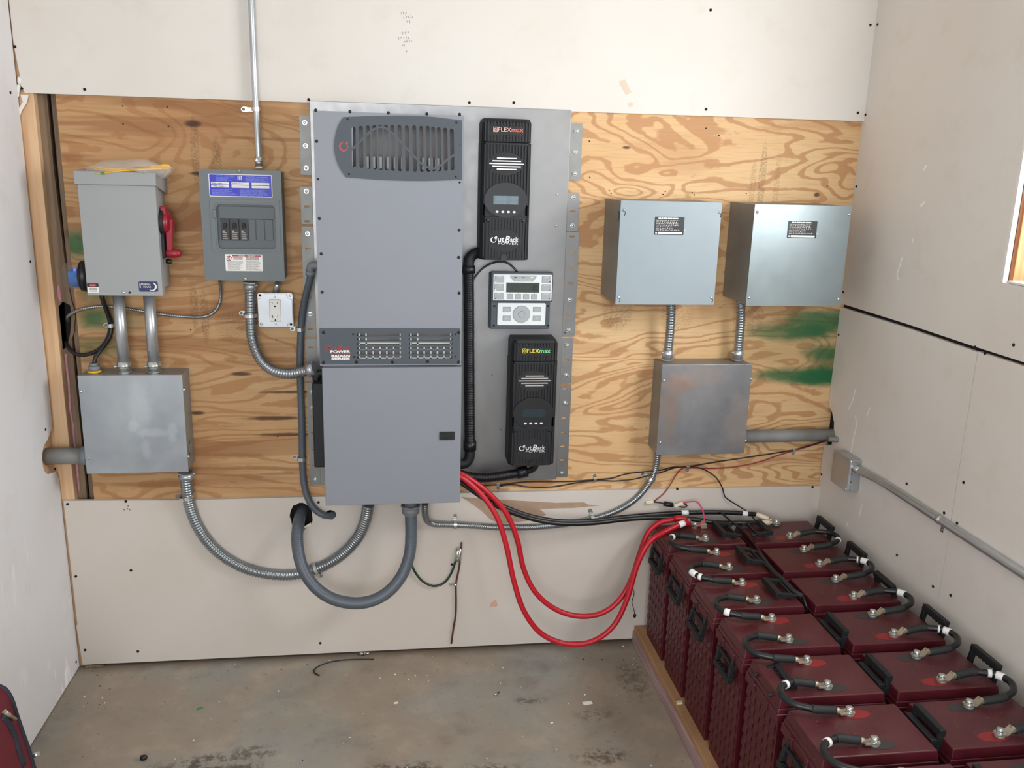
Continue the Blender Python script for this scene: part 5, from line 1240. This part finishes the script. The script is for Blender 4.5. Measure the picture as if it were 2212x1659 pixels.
# ---- jumpers
def jumper(out=.1, lift=.012, tape=(), sleeve_bent=False, long_label=False):
    """between terminals at (0,+s,0) and (0,-s,0), bulging toward -x"""
    s = (PITCH-.105)/2; t = thing('jumper_cable', 'x', 'battery cable'); zc = .010
    path = [V(-.034, s, zc), V(-.075, s+.002, zc+.006), V(-out*.92, s*.92, zc+.008), V(-out*1.17, s*.62, zc+.010), V(-out*1.31, 0, zc+.011), V(-out*1.19, -s*.62, zc+.010), V(-out*.93, -s*.92, zc+.008), V(-.075, -s-.002, zc+.006), V(-.034, -s, zc)]
    P = crom(path, .004)
    part('cable', MB().tube(P, .0080, 12), 'blkcab', t)
    L = 0; idx = 0; acc = [0]
    for a, c in zip(P, P[1:]): acc.append(acc[-1]+(c-a).length)
    for sg in (0, 1):
        Q_ = [p for p, l in zip(P, acc) if (l < .058 if sg == 0 else acc[-1]-l < .058)]
        part('heat_shrink_sleeve', MB().tube(Q_, .0093, 12), 'shrink', t)
    for sg in (1, -1):
        b = MB()
        if not sleeve_bent:
            b.tube([(-.036, s*sg, zc), (-.026, s*sg, zc-.001), (-.016, s*sg, zc-.006)], [.0068, .0066, .0035], 12); b.prismz([(-.024, s*sg-.0095), (.008, s*sg-.0095), (.0125, s*sg-.004), (.0125, s*sg+.004), (.008, s*sg+.0095), (-.024, s*sg+.0095)], .0025, .0050)
        else:
            b.prismz([(-.012, s*sg-.0095), (.010, s*sg-.0095), (.0125, s*sg), (.010, s*sg+.0095), (-.012, s*sg+.0095)], .0025, .0050)
            b.hexa([(-.012, s*sg-.0095, .0025), (-.012, s*sg+.0095, .0025), (-.0145, s*sg+.0095, .0035), (-.0145, s*sg-.0095, .0035), (-.027, s*sg-.0085, .019), (-.027, s*sg+.0085, .019), (-.030, s*sg+.0085, .017), (-.030, s*sg-.0085, .017)])
            b.tube([(-.024, s*sg, .012), (-.036, s*sg, zc+.001)], .0072, 12)
        part('lug', b, 'lug', t)
    for (f0, f1) in tape:
        Q_ = [p for p, l in zip(P, acc) if f0*acc[-1] <= l <= f1*acc[-1]]
        if len(Q_) > 1: part('white_tape', MB().tube(Q_, .0097, 12), 'white', t, label='white tape marker')
    return t
jz = TZ+LIDZ+.0035
TL = [((.30, .36),), ((.50, .60), (.62, .68)), ((.63, .69),), ((.67, .685),), ((.27, .32),), ((.28, .33),)]
for k in range(6):
    j = jumper(.105, tape=TL[k]); j.location = (LXc, Y0-PITCH*(k+.5), jz)
    j['group'] = 'black battery jumper cables'
    j['label'] = 'black jumper cable on left row joining '+['first and second', 'second and third', 'third and fourth', 'fourth and fifth', 'fifth and sixth', 'sixth and seventh'][k]+' batteries from wall'
TR = [((.36, .41),), ((.66, .70), (.53, .64)), ((.55, .66),), ((.65, .69), (.55, .64)), ((.66, .71), (.55, .64)), ((.6, .65),)]
for k in range(6):
    j = jumper(.105, tape=TR[k], sleeve_bent=True); j.location = (RXc, Y0-PITCH*(k+.5), jz); j.rotation_euler = (0, 0, math.pi)
    for ch in j.children:
        pass
    j['group'] = 'black battery jumper cables'
    j['label'] = 'black jumper cable on right row joining '+['first and second', 'second and third', 'third and fourth', 'fourth and fifth', 'fifth and sixth', 'sixth and seventh'][k]+' batteries from wall'
# ---- main red and black battery cables
pT = V(LXc, Y0+.0525, TZ+LIDZ); nT = V(RXc, Y0+.0525, TZ+LIDZ)
def main_cable(name, label, pts, tail, r, mat, endmat, tapes=(), lug_dir=None, sl=.05):
    path = crom([A(*p) for p in pts]+tail, .012); m = path[len(path)//2]
    t = thing(name, label, 'battery cable', m); part('jacket', MB().tube(path, r, 12), mat, t)
    acc = [0]
    for a, c in zip(path, path[1:]): acc.append(acc[-1]+(c-a).length)
    Q_ = [p for p, l in zip(path, acc) if acc[-1]-l < sl]
    part('heat_shrink_sleeve', MB().tube(Q_, r*1.18, 12), endmat, t)
    for f in tapes:
        i = min(range(len(acc)), key=lambda i: abs(acc[-1]-acc[i]-f)); part('white_tape', MB().tube([path[i-1], path[i], path[i+1]], r*1.22, 12), 'white', t, label='white tape marker')
    e = path[-1]; d_ = (lug_dir-e); d_.z = 0; dn = d_.normalized(); b = MB(); b.tube([e, e+dn*.012], r*.9, 10); sdir = Vector((-dn.y, dn.x, 0))*.0085
    q0 = e+dn*.008; q1 = Vector((lug_dir.x, lug_dir.y, 0))+dn*.011
    z = lug_dir.z
    b.hexa([Vector((q0.x, q0.y, e.z-.003))-sdir, Vector((q0.x, q0.y, e.z-.003))+sdir, Vector((q1.x, q1.y, z))+sdir, Vector((q1.x, q1.y, z))-sdir, Vector((q0.x, q0.y, e.z))-sdir, Vector((q0.x, q0.y, e.z))+sdir, Vector((q1.x, q1.y, z+.0022))+sdir, Vector((q1.x, q1.y, z+.0022))-sdir])
    part('lug', b, 'lug', t); return t
RD = (1400, 1172, .20)
main_cable('red_cable', 'thick red cable with the lower sag, from cabinet to first left battery', [(985, 1026, .16), (1002, 1034, .165), (1040, 1068, .17), (1074, 1118, .18), (1094, 1180, .19), (1110, 1255, .20), (1132, 1320, .21), (1170, 1369, .215), (1225, 1391, .22), (1280, 1385, .22), (1325, 1352, .21), (1354, 1295, .20), (1376, 1222, .19), (1402, 1172, .18), (1436, 1149, .15)], [pT+V(-.045, -.022, .028), pT+V(-.026, -.012, .020)], .0088, 'red', 'red', (.03,), pT+V(0, 0, .008))
main_cable('red_cable', 'thick red cable with the higher sag, from cabinet to first left battery', [(985, 1020, .14), (1008, 1030, .145), (1052, 1062, .15), (1093, 1108, .15), (1117, 1165, .155), (1131, 1228, .16), (1157, 1280, .17), (1200, 1316, .175), (1250, 1331, .18), (1298, 1325, .18), (1335, 1299, .175), (1362, 1255, .16), (1382, 1195, .13), (1400, 1151, .10), (1425, 1129, .085), (1447, 1124, .085)], [pT+V(-.045, .016, .030), pT+V(-.026, .008, .022)], .0088, 'red', 'red', (), pT+V(0, 0, .0105))
main_cable('black_cable', 'upper thick black cable with a white tip, from cabinet to right battery', [(985, 1032, .13), (1005, 1044, .13), (1050, 1074, .125), (1095, 1097, .12), (1150, 1116, .11), (1210, 1126, .10), (1280, 1125, .08), (1350, 1117, .06), (1420, 1111, .05), (1500, 1107, .045), (1570, 1107, .045), (1615, 1110, .05)], [nT+V(-.058, .036, .026), nT+V(-.022, .014, .016)], .0078, 'blkcab', 'ivory', (.30, .085), nT+V(0, 0, .0105), .045)
main_cable('black_cable', 'lower thick black cable with a white tip, from cabinet to right battery', [(985, 1036, .15), (1005, 1049, .15), (1050, 1080, .145), (1095, 1103, .14), (1150, 1121, .125), (1210, 1131, .115), (1280, 1130, .095), (1350, 1122, .08), (1420, 1118, .07), (1490, 1121, .08), (1550, 1129, .10)], [nT+V(-.075, -.006, .014), nT+V(-.026, -.003, .012)], .0078, 'blkcab', 'ivory', (), nT+V(0, 0, .008), .036)
b = MB(); p = pT+V(.028, -.004, .014); b.box(p.x-.010, p.x+.010, p.y-.012, p.y+.012, p.z-.012, p.z+.004); b.box(p.x-.03, p.x+.006, p.y-.008, p.y+.008, p.z-.006, p.z-.003); b.cyl((p.x, p.y, p.z+.004), (p.x, p.y, p.z+.010), .007, 8)
solo('terminal_clamp', b, 'lug', 'small grey clamp bolted beside the red cable lugs', 'clamp', bev=.001)
# ---- sensor cable bundle and straps over the batteries
z_ = TZ+LIDZ
def zp(l, z0): return crom([AZ(u, v, z_+z0+dz) for u, v, dz in l], .012)
b = MB().tube(zp([(1556, 1106, .028), (1580, 1127, .02), (1610, 1152, .006), (1640, 1190, -.006), (1663, 1226, -.004), (1690, 1250, .0)], .004), .0036, 8).tube(zp([(1640, 1195, .0), (1668, 1232, .004), (1690, 1252, .008), (1716, 1278, .006), (1734, 1288, .0)], .006), .0075, 10, 1).tube(zp([(1734, 1288, .0), (1742, 1310, -.02), (1748, 1330, -.05)], .004), .004, 8)
solo('sensor_lead', b, ('blkcab', 'shrink'), 'black taped sensor lead lying along the gap between the battery rows', 'cable')
b = MB().tube(zp([(1590, 1190, .002), (1612, 1196, .010), (1640, 1212, .010), (1668, 1232, .006)], .002), .0032, 8)
solo('sensor_lead', b, 'blkcab', 'short black lead crossing the second left battery lid', 'cable')
q = random.Random(4); b = MB(); L = [(1369, 1232), (1372, 1250), (1366, 1265), (1370, 1282), (1365, 1300), (1369, 1315), (1371, 1326)]
b.tube(crom([A(u, v, .10) for u, v in L], .008), .0024, 6, flat=.5); p = A(1371, 1330, .10); b.ball(p, .006, .003, .009, 0, 6, 4)
solo('twisted_strap', b, 'blk_m', 'thin twisted black strap hanging left of the first battery', 'strap')
# ================================================================== thin wires on the wall
solocable('black_wire', 'thin black wire along the plywood bottom to the right corner pipe', [(985, 1045, .02), (1030, 1049, .008), (1080, 1047, .006), (1140, 1041, .006), (1230, 1040, .006), (1284, 1036, .006), (1320, 1033, .006), (1352, 1024, .006), (1402, 1018, .045), (1430, 1015, .03), (1455, 1009, .006), (1486, 1008, .006), (1560, 996, .006), (1660, 981, .006), (1715, 972, .006), (1750, 962, .03), (1778, 953, .076), (1792, 950, .084)], .0022, 'blkcab', group='thin wires')
solocable('black_wire', 'thin black wire from the plywood bottom down to the right battery', [(1080, 1050, .006), (1110, 1047, .006), (1140, 1052, .006), (1190, 1052, .006), (1240, 1044, .006), (1286, 1038, .006), (1330, 1039, .006), (1370, 1035, .02), (1402, 1027, .045), (1430, 1020, .03), (1460, 1010, .006), (1487, 1009, .006), (1515, 1012, .008), (1545, 1030, .012), (1561, 1055, .018), (1566, 1073, .022), (1590, 1090, .03), (1615, 1106, .045), (1633, 1126, .09)], .0022, 'blkcab', group='thin wires')
solocable('red_wire', 'thin dark red wire along the plywood bottom to the right corner pipe', [(1480, 1010, .007), (1500, 1011, .007), (1540, 1012, .007), (1590, 1008, .007), (1640, 998, .007), (1680, 984, .007), (1715, 974, .007), (1755, 962, .03), (1782, 954, .076), (1792, 952, .084)], .0020, 'redthin', group='thin wires')
solocable('red_wire', 'thin dark red wire from the middle clip down to an ivory connector', [(1484, 1010, .007), (1472, 1013, .009), (1458, 1030, .014), (1446, 1050, .018), (1432, 1068, .02), (1413, 1083, .02)], .0020, 'redthin', group='thin wires')
t = thing('inline_fuse_holder', 'black inline fuse holder between two ivory connectors above the batteries', 'fuse holder', A(1440, 1088, .03))
b = MB().tube([A(1395, 1086, .02), A(1411, 1084, .02)], .0062, 6, 0, sm=False); part('wire_connector', b, 'ivory', t); b = MB().tube([A(1456, 1094, .035), A(1475, 1087, .035)], .0062, 6, 0, sm=False); part('wire_connector', b, 'ivory', t)
b = MB().tube(pp([(1409, 1084, .02), (1425, 1086, .025), (1440, 1089, .03), (1460, 1093, .035), (1478, 1096, .036), (1484, 1092, .036), (1478, 1088, .036)], .006), .0026, 8).tube([A(1434, 1088, .03), A(1453, 1091, .033)], .0085, 10); part('fuse_body', b, 'blk', t)
solocable('pink_wire', 'short pink wire arching from the ivory connector to the battery clamp', [(1474, 1087, .035), (1495, 1083, .045), (1508, 1086, .055), (1517, 1100, .075), (1521, 1118, .10), (1519, 1128, .12), (1507, 1137, .125)], .0026, 'pink', group='thin wires')
def clip(u, v, label, d=.006, up=1):
    p = A(u, v, d); t = thing('cable_clip', label, 'clip', (p.x, -.001, p.z), 'small cable clips')
    b = MB().box(p.x-.0055, p.x+.0055, -.0105, -.009, p.z-.005, p.z+.005).box(p.x-.0055, p.x+.0055, -.010, -.0005, p.z+.004, p.z+.0055).box(p.x-.0055, p.x+.0055, -.010, -.0005, p.z-.0055, p.z-.004)
    z0, z1 = (p.z+.005, p.z+.020) if up > 0 else (p.z-.020, p.z-.005)
    b.prism(rrect(p.x-.0055, p.x+.0055, z0, z1, .004), -.002, -.0004); part('band', b, 'zinc', t, bev=.0006)
    b = MB().dome((p.x, -.002, (z0+z1)/2+.002*up), (0, -1, 0), .0036, .002); part('screw', b, 'hdg', t)
clip(1285, 1037, 'cable clip on the thin wires left of the steel conduit'); clip(1486, 1009, 'cable clip on the thin wires right of the steel conduit', up=-1); clip(1715, 973, 'cable clip on the thin wires under the grey pipe', up=-1); clip(1076, 1046, 'cable clip under the steel backplate', up=-1)
# ================================================================== grounding rod and wire
rodp = [(997, 1172, .022), (995, 1200, .022), (991, 1230, .022), (985, 1262, .02), (985, 1300, .022), (984, 1330, .02), (979, 1360, .022), (975, 1390, .018)]
solocable('ground_rod', 'old brown copper ground wire rising from the floor along the lower wall', rodp, .0032, 'copper', 'ground wire')
solocable('green_wire', 'dark green ground wire sagging from behind the grey hose to the copper', [(890, 1222, .03), (897, 1237, .026), (912, 1255, .024), (935, 1266, .023), (958, 1260, .022), (974, 1240, .022), (983, 1215, .022), (988, 1195, .022)], .0038, 'green', 'wire')
b = MB().tube([A(990, 1184, .022), A(986, 1212, .022)], .0085, 10).tube([A(994, 1184, .024), A(992, 1212, .024)], .0065, 10)
for k in range(4): p = A(991-k*.8, 1187+k*7, .03); b.cyl(p+V(0, .004, 0), p+V(0, -.003, 0), .003, 8)
solo('split_clamp', b, 'zinc', 'silver clamp joining the green wire to the copper wire', 'clamp')
b = MB().box(0, 0, 0, 0, 0, 0); b = MB(); p = A(984, 1263, .02); b.tube([p+V(0, 0, -.005), p+V(0, 0, .005)], .0055, 12); b.box(p.x-.022, p.x, -.0155, -.0135, p.z-.005, p.z+.005); b.dome((p.x-.016, -.0155, p.z), (0, -1, 0), .0036, .002)
solo('conduit_strap', b, 'zinc', 'small strap holding the copper wire to the lower wall', 'strap', 'conduit straps')
# ================================================================== floor litter
def fz(u, v, z=0): return AZ(u, v, z)
b = MB().tube(crom([fz(807, 1424, .002), fz(770, 1424, .004), fz(730, 1427, .006), fz(700, 1434, .008), fz(680, 1445, .006), fz(679, 1453, .004), fz(690, 1459, .003)], .008), .0022, 6); solo('cable_tie', b, 'blk', 'curled black cable tie on the concrete near the back wall', 'cable tie')
p = fz(786, 1412, .006); b = MB().cyl(p+V(-.014, 0, 0), p+V(.006, .001, 0), .005, 10).cyl(p+V(.006, .001, 0), p+V(.018, .001, 0), .0032, 8).cyl(p+V(-.003, 0, 0), p+V(.000, 0, 0), .0062, 10, 1); solo('metal_fitting', b, ('zinc', 'blk'), 'small shiny metal fitting on the floor by the back wall', 'fitting')
def chip(label, u, v, sx, sy, sz, ang, mat, name, cat):
    p = fz(u, v); b = MB().box(-sx/2, sx/2, -sy/2, sy/2, .0003, sz); b.rot(Matrix.Translation(p) @ Matrix.Rotation(math.radians(ang), 4, 'Z')); solo(name, b, mat, label, cat, bev=min(sz, sx, sy)*.15)
chip('white scrap of paper lying on the floor', 1269, 1519, .030, .016, .0012, 8, 'white', 'paper_scrap', 'paper scrap')
chip('green plastic sliver on the floor at the left', 432, 1531, .016, .0055, .003, 25, 'tag', 'plastic_sliver', 'debris')
chip('ivory plastic bit on the middle of the floor', 855, 1520, .013, .0055, .005, 10, 'ivory', 'plastic_bit', 'debris')
chip('tiny white stick on the floor near the batteries', 1192, 1562, .009, .003, .0025, 5, 'white', 'plastic_stick', 'debris')
p = fz(310, 1637, .008); b = MB().tube([p+V(-.008, 0, 0), p+V(.003, .001, 0), p+V(.009, .001, .001)], [.0075, .008, .005], 8); solo('wire_nut', b, 'blk', 'black wire nut on the floor at the lower left', 'wire nut')
p = fz(1068, 1501, .004); b = MB().cyl(p, p+V(.010, .002, .002), .0035, 8).cyl(p+V(.010, .002, .002), p+V(.018, .01, .004), .0016, 6, 1); solo('screw', b, ('zinc', 'hole'), 'loose screw lying in the middle of the floor', 'screw')
p = fz(1460, 1503, TZ); p = AX(1472, 1504, 1.80); b = MB().box(1.787, 1.803, p.y-.006, p.y+.006, TZ+.0003, TZ+.006); solo('plastic_bit', b, 'ivory', 'ivory plastic bit on the tray edge between batteries', 'debris')
b = MB(); q = random.Random(11)
for i in range(150):
    u, v = q.choice(((q.uniform(180, 1370), 1418+q.random()**2*60), (q.uniform(1340, 1420), q.uniform(1385, 1440)), (q.uniform(90, 1500), q.uniform(1430, 1659)), (q.uniform(110, 250), q.uniform(1440, 1530))))
    p = fz(u, v); r_ = q.uniform(.0008, .0026)
    if p.y > -.016: continue
    b.ball(p+V(0, 0, r_*.5), r_*q.uniform(.8, 1.6), r_, r_*.6, q.choice((0, 0, 1, 2)), 6, 4)
solo('grit', b, ('white', 'oldwood', 'hole'), 'fine crumbs and grit scattered over the concrete', 'grit', kind='stuff', loc=(.8, -.4, 0))
b = MB(); p0 = fz(180, 1437); p1 = fz(238, 1434)
b.box(XL+.02, p1.x-.015, -.016, -.008, .0005, .008)
solo('board_scrap', b, 'oldwood', 'thin brown board scrap on the floor in the left corner', 'scrap', bev=.001)
# ================================================================== red bag at the lower left
Dg = .78
t = thing('red_bag', 'dark red fabric bag with black piping at the lower left corner', 'bag', (.02, -.86, 0))
sil = [(-60, 1478), (-25, 1474), (2, 1482), (16, 1492), (27, 1512), (38, 1547), (52, 1588), (64, 1622), (74, 1657), (88, 1700), (100, 1750), (112, 1800)]
Pf = crom([A(u, v, Dg) for u, v in sil], .008); xl_ = XL+.004
Pf = [p for p in Pf if p.x > xl_ and p.z > .002]
ol = [(p.x, p.z) for p in Pf]; ol = [(xl_, ol[0][1])]+ol+[(ol[-1][0]+.004, .0012), (xl_, .0012)]
b = MB().prism(ol, -Dg-.17, -Dg, sm=True); part('body', b, 'bagred', t, bev=.006, seg=3)
b = MB().tube([V(x, -Dg-.003, z) for x, z in ol[1:-2]], .0055, 10).tube([V(x, -Dg-.167, z) for x, z in ol[1:-2]], .0055, 10); part('piping', b, 'bagblk', t)
def on_side(u, v, off=.002):
    best = None
    for i in range(60):
        d_ = Dg+.17*i/59; p = A(u, v, d_)
        for (xa, za), (xb, zb) in zip(ol[1:-2], ol[2:-1]):
            if min(za, zb) <= p.z <= max(za, zb) and abs(za-zb) > 1e-6:
                xs_ = xa+(xb-xa)*(p.z-za)/(zb-za); e = abs(p.x-xs_)
                if best is None or e < best[0]: best = (e, p)
    return best[1]+V(off, 0, off*.4)
st = [on_side(u, v) for u, v in ((2, 1548), (14, 1560), (26, 1578), (34, 1600), (42, 1628), (50, 1655))]
part('strap', MB().tube(crom(st, .01), .008, 8, flat=.35), 'bagblk', t)
a_, c_ = on_side(4, 1540, .006), on_side(28, 1556, .006); b = MB().tube([a_, a_.lerp(c_, .45), a_.lerp(c_, .5), c_], [.006, .0055, .004, .0045], 6); part('zip_pull', b, 'lug', t)
b = MB(); p = A(73, 1632, Dg-.01); b.cyl(p+V(-.006, 0, -.003), p+V(.012, -.002, .006), .0055, 10); part('metal_ferrule', b, 'zinc', t)
